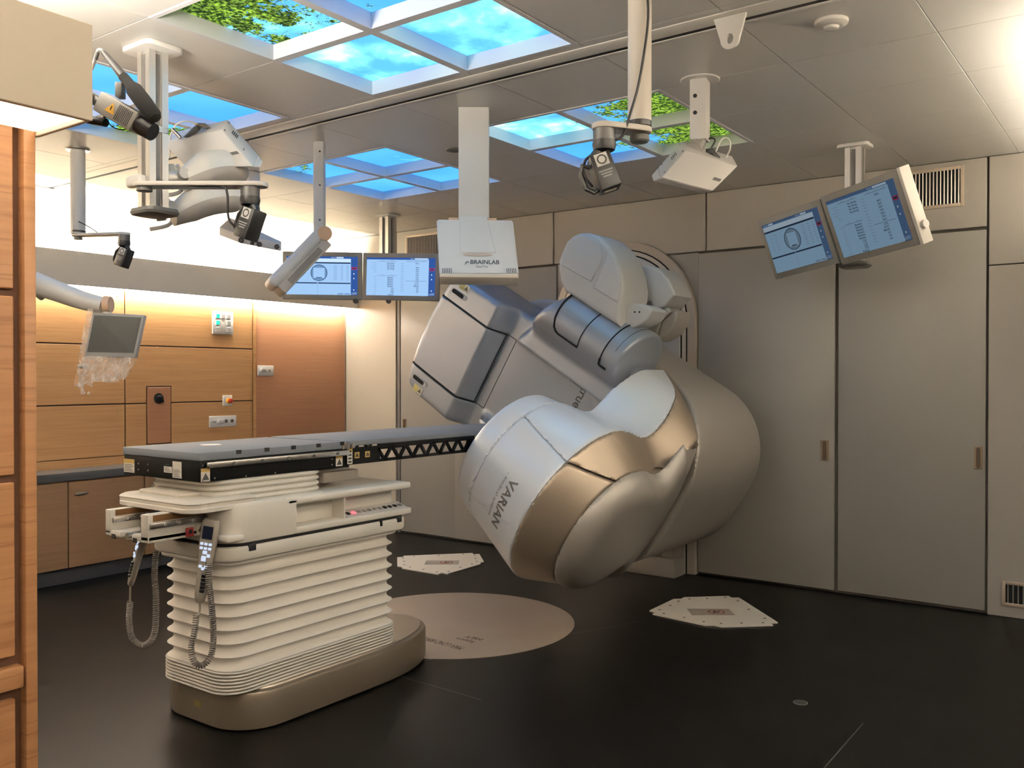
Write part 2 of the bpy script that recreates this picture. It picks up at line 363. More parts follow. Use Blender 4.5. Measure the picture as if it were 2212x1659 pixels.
# counter and cabinets
ct = tag(box1('counter_worktop', (-6.458, BY + 0.1, 0.722), (-6.18, 5.0, 0.78), slate, None, 0.004), 'slate grey worktop running below the wood panels', 'worktop')
cabv = wood('cabinet_veneer_dimmed', (0.25, 0.145, 0.075), (0.34, 0.205, 0.11), (1.2, 1.2, 30), amount=0.3)  # darker veneer: weaker light low on the wall is put into its colour
YB = [1.0, 1.9, 2.67, 3.258, 3.838, 4.42, 5.0]
for i in range(6):
    y0, y1 = YB[i], YB[i + 1]
    lab = ['base cabinet hidden left of the picture behind the near cabinet', 'base cabinet behind the near wood cabinet edge', 'leftmost visible brown base cabinet under the slate worktop',
           'brown base cabinet with an oval pull handle under the worktop', 'brown base cabinet behind the hanging hand controls', 'brown base cabinet behind the treatment couch column'][i]
    if i < 2: continue
    t = thing('base_cabinet', lab, 'cabinet', (-6.3, (y0 + y1) / 2, 0.0), 'base cabinets under the worktop')
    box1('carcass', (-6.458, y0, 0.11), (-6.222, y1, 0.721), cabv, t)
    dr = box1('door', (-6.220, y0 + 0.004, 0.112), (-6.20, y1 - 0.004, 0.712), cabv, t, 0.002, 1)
    h = MB(); hy = y0 + 0.09; h.lathe([(0.004, -0.05), (0.012, -0.035), (0.016, 0), (0.012, 0.035), (0.004, 0.05)], (-6.192, hy, 0.625), (0, 1, 0.05), 12)
    h.build('handle', mat('handle_bronze', (0.3, 0.25, 0.2), 0.3, 0.8), dr)
    box1('plinth', (-6.4, y0, 0.0), (-6.24, y1, 0.109), mat('plinth_grey', (0.06, 0.062, 0.07), 0.45), t)

# wall devices on the wood wall
def device(name, label, y0, y1, z0, z1, cat='switch'):
    t = thing(name, label, cat, (WX, (y0 + y1) / 2, z0))
    box1('plate', (WX, y0, z0), (WX + 0.014, y1, z1), mat('switch_white', (0.74, 0.72, 0.68), 0.4), t, 0.005); return t
t = device('switch_panel', 'white wall panel with lit green buttons on the wood wall', 4.611, 4.817, 1.803, 1.996)
greyb = mat('grey_button', (0.33, 0.32, 0.31), 0.5); greenb = emi('green_button', (0.05, 0.95, 0.55), 0.9)
for r in range(3):
    for c in range(3):
        if c == 1 and r > 0: continue
        yy = 4.66 + 0.054 * c; zz = 1.955 - 0.056 * r
        fr = box1('button', (WX + 0.013, yy - 0.021, zz - 0.021), (WX + 0.019, yy + 0.021, zz + 0.021), mat('switch_white2', (0.6, 0.58, 0.55), 0.4), t, 0.002, 1)
        box1('button_cap', (WX + 0.019, yy - 0.016, zz - 0.016), (WX + 0.0205, yy + 0.016, zz + 0.016), greenb if (c == 0 and r < 2) else greyb, fr)
t = device('socket_plate', 'small double white socket plate on the brown door edge', 5.075, 5.245, 1.452, 1.545, 'socket')
box1('hinged_cover', (WX + 0.013, 5.095, 1.488), (WX + 0.03, 5.15, 1.525), whitemetal, t, 0.004)
cyl1('socket_hole', (WX + 0.013, 5.20, 1.499), (WX + 0.0155, 5.20, 1.499), 0.012, greyb, t, 16)
t = device('emergency_stop', 'white square plate with red and yellow emergency stop button', 4.713, 4.805, 1.20, 1.288, 'button')
c = Vector((WX + 0.014, 4.765, 1.243))
cyl1('yellow_collar', c, c + Vector((0.012, 0, 0)), 0.024, mat('yellow_collar', (0.75, 0.38, 0.02), 0.45), t)
b = MB(); b.lathe([(0.012, 0.01), (0.012, 0.022), (0.02, 0.026), (0.02, 0.036), (0.014, 0.041)], c, (1, 0, 0), 20); b.build('red_push_button', mat('red_button', (0.5, 0.04, 0.02), 0.4), t)
t = device('socket_strip', 'long white socket strip on the wood wall above the couch', 4.58, 4.847, 1.024, 1.117, 'socket')
box1('hinged_cover', (WX + 0.013, 4.655, 1.055), (WX + 0.032, 4.715, 1.09), whitemetal, t, 0.004)
box1('data_port', (WX + 0.013, 4.608, 1.062), (WX + 0.0155, 4.642, 1.076), greyb, t)
for yy in (4.742, 4.80): cyl1('round_socket', (WX + 0.013, yy, 1.071), (WX + 0.016, yy, 1.071), 0.015, mat('socket_dark', (0.08, 0.08, 0.08), 0.5), t, 16)

# near cabinet wall on the left with its own lit soffit
NX = -2.50; NY = 1.222
nw = wall('wall_near', (-3.1, BY, 0), (NX - 0.02, NY - 0.004, 2.36), mat('near_joint', (0.10, 0.042, 0.018), 0.7))
post = box1('corner_post', (NX - 0.06, NY - 0.032, 0.0), (NX + 0.012, NY, 2.14), maple_near, nw, 0.004)
for z0, z1, ind in ((0.03, 0.585, 0), (0.70, 1.166, 0), (1.186, 1.664, 0), (1.684, 2.135, 0)):
    for y0, y1 in ((0.5, 1.168), (-0.2, 0.485)):
        pnl = box1('wood_panel', (NX - 0.02, y0, z0), (NX, y1, z1), maple_near, nw, 0.003, 1)
        for yy in (y1 - 0.072, y0 + 0.072):
            for zz in (z0 + 0.07, z1 - 0.07):
                b = MB(); b.lathe([(0.009, 0), (0.008, 0.003), (0.004, 0.005)], (NX, yy, zz), (1, 0, 0), 12); b.build('screw', steel, pnl)
box1('wood_ledge', (NX - 0.02, -0.2, 0.615), (NX + 0.02, NY - 0.04, 0.675), maple_near, nw, 0.006)
sb = MB(); sb.box((-3.1, BY, 2.10), (-2.22, NY + 0.012, 2.345), 0.004, 1)
nb = MB(); X0, X1 = -2.52, -2.22
nb.box((X1 - 0.018, BY, 2.10), (X1, NY + 0.012, 2.345), 0.002, 1); nb.box((-3.1, NY - 0.006, 2.145), (X1 - 0.018, NY + 0.012, 2.345)); nb.box((X0 + 0.02, BY, 2.32), (X1 - 0.018, NY - 0.006, 2.34)); nb.box((X0 + 0.02, NY + 0.0, 2.10), (X1 - 0.018, NY + 0.012, 2.145), 0.002, 1)
nbo = struct(nb.build('trim_3', mat('near_soffit', (0.66, 0.58, 0.47), 0.55)))
dm = emi('near_diffuser', (1.0, 0.82, 0.60), 3.0)
lamp('soffit_downlight', 'warm glowing diffuser under the near soffit at upper left', (-2.485, BY + 0.2, 2.112), (-2.24, NY - 0.003, 2.122), dm)
lamp('cove_light', 'warm light strip on top of the near soffit at top left', (-2.95, BY + 0.1, 2.365), (-2.60, NY - 0.05, 2.375), emi('led_near_up', WARM, 75.0))

# out of frame: right side wall with a lit soffit, wall behind the camera
wr = wall('wall_right', (RX, BY, 0), (RX + 0.12, GY + 0.1, CZ + 0.1), wall_m)
wk = wall('wall_back', (-6.6, BY - 0.12, 0), (RX + 0.1, BY, CZ + 0.1), wall_m)
s2 = MB(); s2.box((0.20, BY, 2.10), (0.22, GY - 0.02, 2.343)); s2.box((0.22, BY, 2.12), (RX, GY - 0.02, 2.14)); struct(s2.build('trim_4', soff_m))
lamp('cove_light', 'warm light strip in the soffit trough of the right wall', (0.235, BY + 0.1, 2.285), (0.262, GY - 0.1, 2.297), led_right)
lamp('under_soffit_light', 'warm light strip below the soffit of the right wall', (0.46, BY + 0.1, 2.10), (0.49, GY - 0.1, 2.118), emi('led_right_under', WARM, 20.0))

s3 = MB(); s3.box((-0.36, 3.75, 2.10), (-0.34, GY - 0.02, 2.343)); s3.box((-0.34, 3.75, 2.12), (0.20, GY - 0.02, 2.14)); s3.box((-0.34, 3.75, 2.14), (0.20, 3.77, 2.343)); struct(s3.build('trim_5', soff_m))
lamp('cove_light', 'warm light strip in the deep soffit beside the far right wall', (-0.325, 3.85, 2.285), (-0.29, GY - 0.1, 2.297), emi('led_nib', WARM, 42.0))

# ------------------------------------------------------------------ sky windows in the ceiling
def sky_mat(name, seed, cloud, trees):
    m = bpy.data.materials.new(name); m.use_nodes = True; nt = m.node_tree; L = nt.links.new
    nt.nodes.remove(nt.nodes['Principled BSDF'])
    N = nt.nodes.new; tc = N('ShaderNodeTexCoord'); geo = N('ShaderNodeNewGeometry')
    def noise(scale, detail, off, dist=0.0, rough=0.55):
        mp = N('ShaderNodeMapping'); mp.inputs['Location'].default_value = off; L(geo.outputs['Position'], mp.inputs[0])
        n = N('ShaderNodeTexNoise'); n.inputs['Scale'].default_value = scale; n.inputs['Detail'].default_value = detail; n.inputs['Roughness'].default_value = rough; n.inputs['Distortion'].default_value = dist
        L(mp.outputs[0], n.inputs['Vector']); return n.outputs['Fac']
    def mrange(v, a, b, c=0.0, d=1.0):
        r = N('ShaderNodeMapRange'); r.interpolation_type = 'SMOOTHSTEP'; L(v, r.inputs['Value'])
        for k_, x in zip(('From Min', 'From Max', 'To Min', 'To Max'), (a, b, c, d)): r.inputs[k_].default_value = x
        return r.outputs['Result']
    def mix(f, A, B):
        r = N('ShaderNodeMix'); r.data_type = 'RGBA'; L(f, r.inputs['Factor'])
        for k_, x in (('A', A), ('B', B)):
            if isinstance(x, tuple): r.inputs[k_].default_value = (*x, 1)
            else: L(x, r.inputs[k_])
        return r.outputs['Result']
    def math_(op, a, b):
        r = N('ShaderNodeMath'); r.operation = op; r.use_clamp = False
        for i_, x in enumerate((a, b)):
            if isinstance(x, (int, float)): r.inputs[i_].default_value = x
            else: L(x, r.inputs[i_])
        return r.outputs[0]
    n1 = noise(2.3, 5, (seed, seed * 1.7, 0), 0.25)
    cl = mrange(n1, 0.68 - 0.26 * cloud, 0.82 - 0.24 * cloud)
    core = mrange(n1, 0.75 - 0.22 * cloud, 0.90 - 0.24 * cloud)
    skyc = mix(mrange(noise(1.1, 2, (seed * 2, 3, 1)), 0.3, 0.7), (0.055, 0.30, 0.83), (0.10, 0.42, 0.92))
    c = mix(cl, skyc, (0.22, 0.74, 0.96)); c = mix(core, c, (0.80, 1.0, 1.0))
    for (tx, ty, tr_) in trees:
        sx = N('ShaderNodeSeparateXYZ'); L(geo.outputs['Position'], sx.inputs[0])
        dx = math_('SUBTRACT', sx.outputs[0], tx); dy = math_('SUBTRACT', sx.outputs[1], ty)
        d = math_('SQRT', math_('ADD', math_('MULTIPLY', dx, dx), math_('MULTIPLY', dy, dy)), 0)
        big = noise(6.0, 3, (seed + 5, 2, 0), 0.4); fine = noise(45, 3, (seed, 1, 4), 0.8, 0.7)
        v = math_('ADD', math_('MULTIPLY', math_('SUBTRACT', d, tr_), -1.6), math_('MULTIPLY', math_('SUBTRACT', big, 0.5), 2.0))
        v = math_('ADD', v, math_('MULTIPLY', math_('SUBTRACT', fine, 0.53), 1.5))
        lf = noise(60, 2, (3, seed, 2), 0.5, 0.6)
        leaf = mix(mrange(lf, 0.42, 0.70), (0.02, 0.045, 0.01), (0.33, 0.56, 0.06))
        leaf = mix(mrange(noise(9, 2, (seed, 8, 1)), 0.45, 0.62), leaf, mix(mrange(lf, 0.4, 0.62), (0.015, 0.03, 0.01), (0.16, 0.27, 0.04)))
        c = mix(mrange(v, -0.02, 0.05), c, leaf)
    e = N('ShaderNodeEmission'); L(c, e.inputs[0]); e.inputs[1].default_value = E_SKY
    L(e.outputs[0], nt.nodes['Material Output'].inputs[0]); return m
reveal_m = mat('sky_frame_white', (0.66, 0.66, 0.68), 0.4)
SK = {'A': ('large ceiling sky window with tree branches above the couch foot', 2.3, [0.5, 0.72, 0.3, 0.85], [(-3.0, 1.95, 0.50)]),
      'B': ('ceiling sky window half hidden behind the aluminium column at left', 7.1, [0.1, 0.2, 0.15, 0.05], [(-4.85, 2.0, 0.33), (-4.75, 2.9, 0.25), (-4.1, 1.9, 0.1)]),
      'C': ('far ceiling sky window mostly clear blue above the left monitors', 4.4, [0.15, 0.1, 0.25, 0.22], [(-4.85, 3.9, 0.16)]),
      'D': ('ceiling sky window full of green tree crowns on the right', 11.9, [0.85, 0.3, 0.6, 0.3], [(-1.95, 4.3, 0.52), (-2.1, 4.8, 0.50), (-2.5, 4.75, 0.16)])}
for key, (x0, x1, y0, y1) in SKY.items():
    lab, seed, cl, trees = SK[key]
    t = thing('sky_window', lab, 'ceiling light', ((x0 + x1) / 2, (y0 + y1) / 2, CZ), 'illuminated sky windows in the ceiling')
    xm, ym = (x0 + x1) / 2, (y0 + y1) / 2; w = 0.02; h = 0.085
    f = MB(); zz0, zz1 = CZ - 0.004, CZ + h
    f.box((x0, y0, zz0), (x0 + w, y1, zz1)); f.box((x1 - w, y0, zz0), (x1, y1, zz1)); f.box((x0 + w, y0, zz0), (x1 - w, y0 + w, zz1)); f.box((x0 + w, y1 - w, zz0), (x1 - w, y1, zz1))
    f.box((xm - w, y0 + w, zz0), (xm + w, y1 - w, zz1)); f.box((x0 + w, ym - w, zz0), (xm - w, ym + w, zz1)); f.box((xm + w, ym - w, zz0), (x1 - w, ym + w, zz1))
    f.build('frame', reveal_m, t)
    i = 0
    for a0, a1 in ((x0 + w, xm - w), (xm + w, x1 - w)):
        for b0, b1 in ((y0 + w, ym - w), (ym + w, y1 - w)):
            pm = sky_mat('sky_%s%d' % (key, i), seed + i * 0.37, cl[i], trees); i += 1
            q = MB(); q.box((a0, b0, CZ + 0.06), (a1, b1, CZ + 0.066)); q.build('sky_pane', pm, t)

# ceiling rail with hoist lug
rl = thing('ceiling_rail', 'long cream rail crossing the ceiling with a black slot', 'rail', (-2.8, 3.2, CZ))
box1('rail_body', (-6.4, 3.142, CZ - 0.004), (RX, 3.235, CZ + 0.03), mat('rail_cream', (0.76, 0.73, 0.68), 0.4), rl, 0.006)
box1('rail_slot', (-6.4, 3.235, CZ + 0.001), (RX, 3.266, CZ + 0.03), blackmat, rl)
box1('rail_edge', (-6.4, 3.266, CZ - 0.002), (RX, 3.288, CZ + 0.02), ceil_m, rl, 0.002)
lg = MB(); out = []
for x_, z_ in ((-0.062, 0), (0.062, 0)): out.append((x_, z_))
poly = [(0.062, 0.0)] + [(0.036 * math.cos(a), -0.085 + 0.036 * math.sin(a)) for a in np.linspace(0, -PI, 12)] + [(-0.062, 0.0)]
hole = [(0.014 * math.cos(a), -0.083 + 0.019 * math.sin(a)) for a in np.linspace(0, 2 * PI, 16, endpoint=False)]
def plate_with_hole(b, poly, hole, z0, z1, M, m=0):
    bm = bmesh.new(); oe = []
    for ring in (poly, hole):
        vs_ = [bm.verts.new((p[0], p[1], z0)) for p in ring]
        for i_ in range(len(vs_)): oe.append(bm.edges.new((vs_[i_], vs_[(i_ + 1) % len(vs_)])))
    bmesh.ops.triangle_fill(bm, edges=oe, use_beauty=True)
    r = bmesh.ops.extrude_face_region(bm, geom=bm.faces[:])
    for g_ in r['geom']:
        if isinstance(g_, bmesh.types.BMVert): g_.co.z = z1
    bmesh.ops.recalc_face_normals(bm, faces=bm.faces[:]); b.addbm(bm, m, M)
plate_with_hole(lg, poly, hole, 0, 0.012, Matrix.Translation((-1.305, 3.15, CZ - 0.02)) @ Matrix.Rotation(PI / 2, 4, 'X'))
lg.build('hoist_lug', whitemetal, rl)
c = Vector((-1.036, 3.459, CZ))
t = thing('ceiling_detector', 'small round white detector on the ceiling at upper right', 'detector', c)
b = MB(); b.lathe([(0.062, 0.0), (0.060, 0.012), (0.045, 0.02), (0.040, 0.022)], c, (0, 0, -1), 28); b.build('housing', whitemetal, t)
b = MB(); b.lathe([(0.030, 0.022), (0.024, 0.03), (0.008, 0.034)], c, (0, 0, -1), 20); b.build('lens', mat('pale_lens', (0.8, 0.78, 0.74), 0.2), t)
c = Vector((-3.41, 4.1, CZ))
t = thing('ceiling_laser_port', 'small dark round port in the ceiling beside the white hanging panel', 'laser', c)
b = MB(); b.lathe([(0.05, 0.0), (0.048, 0.008), (0.035, 0.012)], c, (0, 0, -1), 24); b.build('ring', dgrey, t)
b = MB(); b.lathe([(0.034, 0.0105), (0.02, 0.013)], c, (0, 0, -1), 20); b.build('window', black, t)

# ------------------------------------------------------------------ floor plates
disc_m = mat('turntable_metal', (0.36, 0.30, 0.25), 0.42, 0.35, var=0.12, vscale=5)
ISO = Vector((-3.41, 4.10, 1.295))
t = thing('turntable_plate', 'large round metal turntable plate in the floor behind the couch', 'floor plate', (ISO.x, ISO.y, 0))
b = MB(); b.lathe([(0.708, 0.0), (0.708, 0.002), (0.702, 0.004)], (ISO.x, ISO.y, 0), (0, 0, 1), 96); b.build('disc', disc_m, t)
b = MB()
def floortext(s, px0, px1, hpx, z=0.0046):
    p, q = onZ(*px0, z), onZ(*px1, z); u = (q - p); v = Vector((-u.y, u.x, 0))
    put_text(b, s, p, u, v, hpx, width=u.length)
floortext('MAX LOAD 80KG', (1005, 1399), (920, 1376), 0.05)
floortext('Support', (1027, 1386), (990, 1377), 0.035); floortext('MET', (1045, 1380), (1010, 1373), 0.035)
b.build('lettering', blackmat, t)
plate_m = mat('floor_plate_white', (0.72, 0.69, 0.63), 0.45)
for nm, lab, pts, cx in (('r', 'white five sided floor plate on the right below the gantry', [(1395, 1325), (1462, 1293), (1590, 1289), (1688, 1352), (1540, 1356)], (1535, 1322)),
                    ('l', 'white five sided floor plate at left behind the couch', [(858, 1203), (1034, 1196), (1047, 1218), (958, 1244), (858, 1227)], (955, 1215))):
    w = [onZ(*p, 0) for p in pts]; c = sum(w, Vector()) / 5
    t = thing('tube_cover_plate', lab, 'floor plate', c, 'white floor plates over the x-ray tubes')
    b = MB(); bm = bmesh.new(); lo = [bm.verts.new((p.x, p.y, 0)) for p in w]; bm.faces.new(lo)
    bmesh.ops.bevel(bm, geom=bm.verts[:], offset=0.05, segments=4, affect='VERTICES')
    r = bmesh.ops.extrude_face_region(bm, geom=bm.faces[:])
    for g_ in r['geom']:
        if isinstance(g_, bmesh.types.BMVert): g_.co.z = 0.008
    b.addbm(bm); b.build('plate', plate_m, t)
    for i in range(5):
        for f in (0.15, 0.5, 0.85):
            p = (w[i] * (1 - f) + w[(i + 1) % 5] * f); p = p + (c - p).normalized() * 0.055
            b = MB(); b.cyl((p.x, p.y, 0.008), (p.x, p.y, 0.0095), 0.008, n=8); b.build('screw', dgrey, t)
    sc = onZ(*cx, 0.0085); u = Vector((0.8, 0.6, 0)); v = Vector((-0.6, 0.8, 0))
    st = MB(); st.obox(sc, u, v, (0, 0, 1), 0.26, 0.15, 0.001); so_ = st.build('warning_sticker', mat('sticker_grey', (0.40, 0.37, 0.33), 0.3), t)
    rg = MB(); rc = sc + u * 0.035
    rings = [[rc + u * (r_ * math.cos(a)) + v * (r_ * math.sin(a)) + Vector((0, 0, 0.0012)) for a in np.linspace(0, 2 * PI, 28, endpoint=False)] for r_ in (0.052, 0.042)]
    rg.loft(rings, 0, False); rg.obox(rc + Vector((0, 0, 0.001)), u + v, v - u, (0, 0, 1), 0.09, 0.008, 0.0006)
    rg.build('prohibition_ring', mat('sticker_red', (0.23, 0.05, 0.03), 0.5), so_)
    rg = MB(); rg.obox(rc + Vector((0, 0, 0.0008)) - v * 0.008, u, v, (0, 0, 1), 0.04, 0.012, 0.0005); rg.obox(rc + Vector((0, 0, 0.0008)) + v * 0.01 - u * 0.008, u, v, (0, 0, 1), 0.012, 0.03, 0.0005)
    rg.build('pictogram', blackmat, so_)
c = onZ(1729, 1518, 0)
t = thing('floor_cap', 'small round metal cap set in the dark floor', 'floor cap', c)
b = MB(); b.lathe([(0.032, 0.0), (0.032, 0.0015), (0.029, 0.002)], c, (0, 0, 1), 24); b.build('rim', steel, t)
b = MB(); b.lathe([(0.027, 0.0), (0.026, 0.0023)], c, (0, 0, 1), 20); b.build('cover', mat('cap_grey', (0.10, 0.10, 0.10), 0.4, 0.5), t)

# ================================================================== linear accelerator
GA = math.radians(31.5)
GD = np.array([math.cos(GA), 0, -math.sin(GA)]); GE = np.array([math.sin(GA), 0, math.cos(GA)]); GI = np.array(ISO)
def G(t, y, w): return Vector(GI + GD * t + np.array([0, 1, 0]) * y + GE * w)
def onT(px, py, t):                                              # pixel -> local (y, w) on the plane at depth t of the head axis
    r = ray(px, py); s = ((GI - C0) @ GD + t) / (r @ GD); q = C0 + r * s - GI; return q[1], q @ GE
def smax(a, b, k): h = np.clip(0.5 - 0.5 * (b - a) / k, 0, 1); return b + (a - b) * h + k * h * (1 - h)
def smin(a, b, k): return -smax(-a, -b, k)
def sstep(x): x = np.clip(x, 0, 1); return x * x * (3 - 2 * x)
def surface_nets(f, lo, hi, h):
    ax = [np.arange(lo[i], hi[i] + h, h) for i in range(3)]
    T, Yy, W = np.meshgrid(*ax, indexing='ij'); F = f(T, Yy, W).astype(np.float32); S = F < 0
    n = np.array(F.shape); c = S[:-1, :-1, :-1].astype(np.int8)
    tot = np.zeros(n - 1, np.int8)
    for i in (0, 1):
        for j in (0, 1):
            for k in (0, 1): tot += S[i:n[0] - 1 + i, j:n[1] - 1 + j, k:n[2] - 1 + k]
    act = (tot > 0) & (tot < 8); idx = np.argwhere(act); vid = -np.ones(n - 1, np.int64); vid[act] = np.arange(len(idx))
    acc = np.zeros((len(idx), 3)); cnt = np.zeros(len(idx))
    for a in range(3):
        for p in (0, 1):
            for q in (0, 1):
                o = [0, 0, 0]; oth = [x for x in range(3) if x != a]; o[oth[0]] = p; o[oth[1]] = q
                A = idx + o; B = A.copy(); B[:, a] += 1
                fa = F[A[:, 0], A[:, 1], A[:, 2]]; fb = F[B[:, 0], B[:, 1], B[:, 2]]; m = (fa < 0) != (fb < 0)
                tt = np.zeros(len(idx)); tt[m] = fa[m] / (fa[m] - fb[m])
                pt = A.astype(float); pt[:, a] += tt; acc[m] += pt[m]; cnt[m] += 1
    v = acc / cnt[:, None]; v = v * h + np.array(lo)
    for _ in range(4):
        e = h * 0.15; val = f(v[:, 0], v[:, 1], v[:, 2])
        g = np.stack([f(v[:, 0] + e * (i == 0), v[:, 1] + e * (i == 1), v[:, 2] + e * (i == 2)) - val for i in range(3)], 1) / e
        st = -val[:, None] * g / np.maximum((g * g).sum(1), 0.05)[:, None]
        L = np.linalg.norm(st, axis=1, keepdims=True); st *= np.minimum(1, 0.4 * h / np.maximum(L, 1e-9)); v = v + st * 0.8
    faces = []
    for a in range(3):
        o1, o2 = [x for x in range(3) if x != a]
        sl0 = [slice(None)] * 3; sl1 = [slice(None)] * 3; sl0[a] = slice(0, -1); sl1[a] = slice(1, None)
        ch = S[tuple(sl0)] != S[tuple(sl1)]; E_ = np.argwhere(ch)
        E_ = E_[(E_[:, o1] > 0) & (E_[:, o2] > 0) & (E_[:, o1] < n[o1] - 1) & (E_[:, o2] < n[o2] - 1)]
        q = []
        for d1, d2 in ((-1, -1), (0, -1), (0, 0), (-1, 0)):
            K = E_.copy(); K[:, o1] += d1; K[:, o2] += d2; q.append(vid[K[:, 0], K[:, 1], K[:, 2]])
        q = np.stack(q, 1); faces.append(q[(q >= 0).all(1)])
    return v, np.concatenate(faces)
def sdf_part(name, f, lo, hi, m, parent, h=0.0125, ang=50, mirror=False):
    v, q = surface_nets(f, lo, hi, h)
    w = GI + v[:, :1] * GD + v[:, 1:2] * np.array([0, 1, 0]) + v[:, 2:] * GE
    b = MB(); b.v = [Vector(p) for p in w]; b.f = q.tolist(); b.m = [0] * len(b.f)
    return b.build(name, m, parent, ang)

def tq(t, y):
    s2 = np.clip((y - 0.38) / 0.65, 0, 1.3) ** 2; tc = 1.0 - 0.35 * s2; to = 1.2 - 0.20 * s2; d = t - tc
    return 1.0 + np.where(d > 0, d * 0.2 / (to - tc), d)
def yarch(t): return np.minimum(0.66 + 0.72 * np.maximum(0, 1.25 - t), 1.14)
def f_key(y, w):
    circ = np.hypot(y, w + 0.02) - 0.485
    wn = 0.40 + 0.20 * sstep((y - 0.33) / 0.5)
    return circ, np.maximum(np.abs(w) - wn, np.maximum(0.0 - y, y - 1.25))
def f_head(t, y, w):
    c, nk = f_key(y, w)
    nk = np.maximum(nk, 0.58 - t)
    k = smin(c, nk, 0.10); tp_ = tq(t, y)
    dk = k + 0.21 * np.maximum(1.0 - t, 0) * (1 - sstep((y - 0.2) / 0.5))
    f = smax(dk, 0.515 * (tp_ - 1.0) + 0.857 * k, 0.012)
    f = np.maximum(f, tp_ - 1.2); f = smax(f, 0.445 - t, 0.05)
    return f
def f_back(t, y, w):
    circ = np.hypot(y, w + 0.02) - 0.485; wn = 0.40 + 0.185 * sstep((y - 0.20) / 0.45)
    k = smin(circ, np.maximum(np.abs(w) - wn, np.maximum(-y, y - 1.2)), 0.10)
    sh_ = 0.115 * (1 - sstep((y - 0.20) / 0.45))
    f = smax(k + sh_ + 0.25 * (t - 1.2), t - 1.325 + 0.35 * np.maximum(np.hypot(y - 0.05, w) - 0.12, 0) ** 2, 0.10)
    f = np.maximum(f, f_rr(t, w, -0.72, 1.285, 0.58, 0.47) - 0.3 * (1 - sstep((y - 0.05) / 0.55)))
    f = np.maximum(f, (y - yarch(t)) * 0.82 - 0.03)
    return np.maximum(f, 1.16 + 0.04 * (1 - sstep((y - 0.3) / 0.3)) - t)
def yfront(t): return 0.66 + 0.145 * sstep((t + 0.48) / 0.11) + 0.05 * sstep((t + 0.35) / 0.8)
_wt = ([-1.2, -0.98, -0.9, -0.8, -0.5, -0.3, 0.0, 0.3, 1.5], [0.36, 0.39, 0.43, 0.455, 0.46, 0.465, 0.52, 0.55, 0.55])
def f_slab(t, y, w):
    W = np.interp(t, *_wt)
    sh = 0.10 * sstep((np.abs(w) - 0.30) / 0.16) * sstep((t + 0.22) / 0.25)
    f = smax(np.abs(w) - W, (yfront(t) - sh - y) * 0.80, 0.045)
    f = smax(f, y - 1.12, 0.03)
    f = smax(f, -(t + 0.975 - 0.32 * w * w), 0.05)
    return np.maximum(f, t - 0.72)
def f_rr(t, w, t0, t1, W, r):
    c = (t0 + t1) / 2; qx = np.abs(t - c) - (t1 - t0) / 2 + r; qy = np.abs(w) - W + r
    return np.hypot(np.maximum(qx, 0), np.maximum(qy, 0)) + np.minimum(np.maximum(qx, qy), 0) - r
def f_arch(t, y, w):
    f = f_rr(t, w, -0.72, 1.29, 0.585, 0.47)
    y0 = yarch(t)
    f = smax(f, (y0 - y) * 0.82, 0.02); return smax(f, y - 1.70, 0.04)
def f_fair(t, y, w):
    q = np.hypot((y - 0.80) / 0.25, (w - 0.62) / 0.20); f = (q - 1) * 0.20
    f = smin(f, np.maximum(np.maximum(np.abs(y - 0.86) - 0.16, w - 0.62), 0.30 - w), 0.04)
    f = smax(f, t - 0.56, 0.03)
    f = smax(f, (-(t + 0.10) + 0.55 * (w - 0.62)) * 0.85, 0.06)
    return f
def f_body(t, y, w):                                             # slab with the shoulder that carries the imaging arm
    f = smin(f_slab(t, y, w), f_fair(t, y, w), 0.05)
    return smin(f, f_fair(t, y, -w), 0.05)

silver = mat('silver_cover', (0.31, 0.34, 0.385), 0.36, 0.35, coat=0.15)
silver2 = mat('silver_cover_light', (0.83, 0.865, 0.92), 0.36, 0.2, coat=0.15)
tan = mat('champagne_cover', (0.37, 0.30, 0.23), 0.36, 0.55)
taupe = mat('taupe_cover', (0.40, 0.37, 0.33), 0.40, 0.3)
imgm = mat('imager_cover', (0.54, 0.53, 0.515), 0.42)
lin = thing('linear_accelerator', 'silver treatment gantry with rotated C arm head facing the couch', 'medical machine', (ISO.x, GY - 0.05, 0))
g_ = 0.0035
sdf_part('collimator_ring', lambda t, y, w: np.maximum(f_head(t, y, w), t - 0.60 + g_), (0.40, -0.5, -0.5), (0.62, 0.5, 0.5), silver2, lin)
def part_cut(t, y, w, t0, t1, lowside, gap):
    f = np.maximum(f_head(t, y, w), np.maximum(0.60 - t, np.maximum(t0 - tq(t, y), tq(t, y) - t1)))
    return np.maximum(np.maximum(f, (w - 0.30 + gap) if lowside else (0.30 + gap - w)), (y - yarch(t)) * 0.82 + 0.001)
hc = sdf_part('head_cover', lambda t, y, w: part_cut(t, y, w, -9, 1.0, True, g_ * 0.5), (0.56, -0.56, -0.64), (1.03, 1.20, 0.34), silver2, lin)
nc = sdf_part('neck_cover', lambda t, y, w: part_cut(t, y, w, -9, 1.0, False, g_ * 0.5), (0.56, -0.5, 0.27), (1.03, 1.22, 0.66), silver2, lin)
sdf_part('head_band', lambda t, y, w: part_cut(t, y, w, 1.001, 1.2, True, g_), (0.58, -0.56, -0.64), (1.22, 1.20, 0.34), tan, lin)
sdf_part('neck_band', lambda t, y, w: part_cut(t, y, w, 1.001, 1.2, False, g_), (0.58, -0.5, 0.27), (1.22, 1.22, 0.66), tan, lin)
sdf_part('rear_head_cover', f_back, (1.17, -0.5, -0.6), (1.40, 0.78, 0.6), taupe, lin)
def cut_end(t, y, w): return np.maximum(np.maximum(t + 0.395, np.abs(w) - 0.27), y - 0.90)
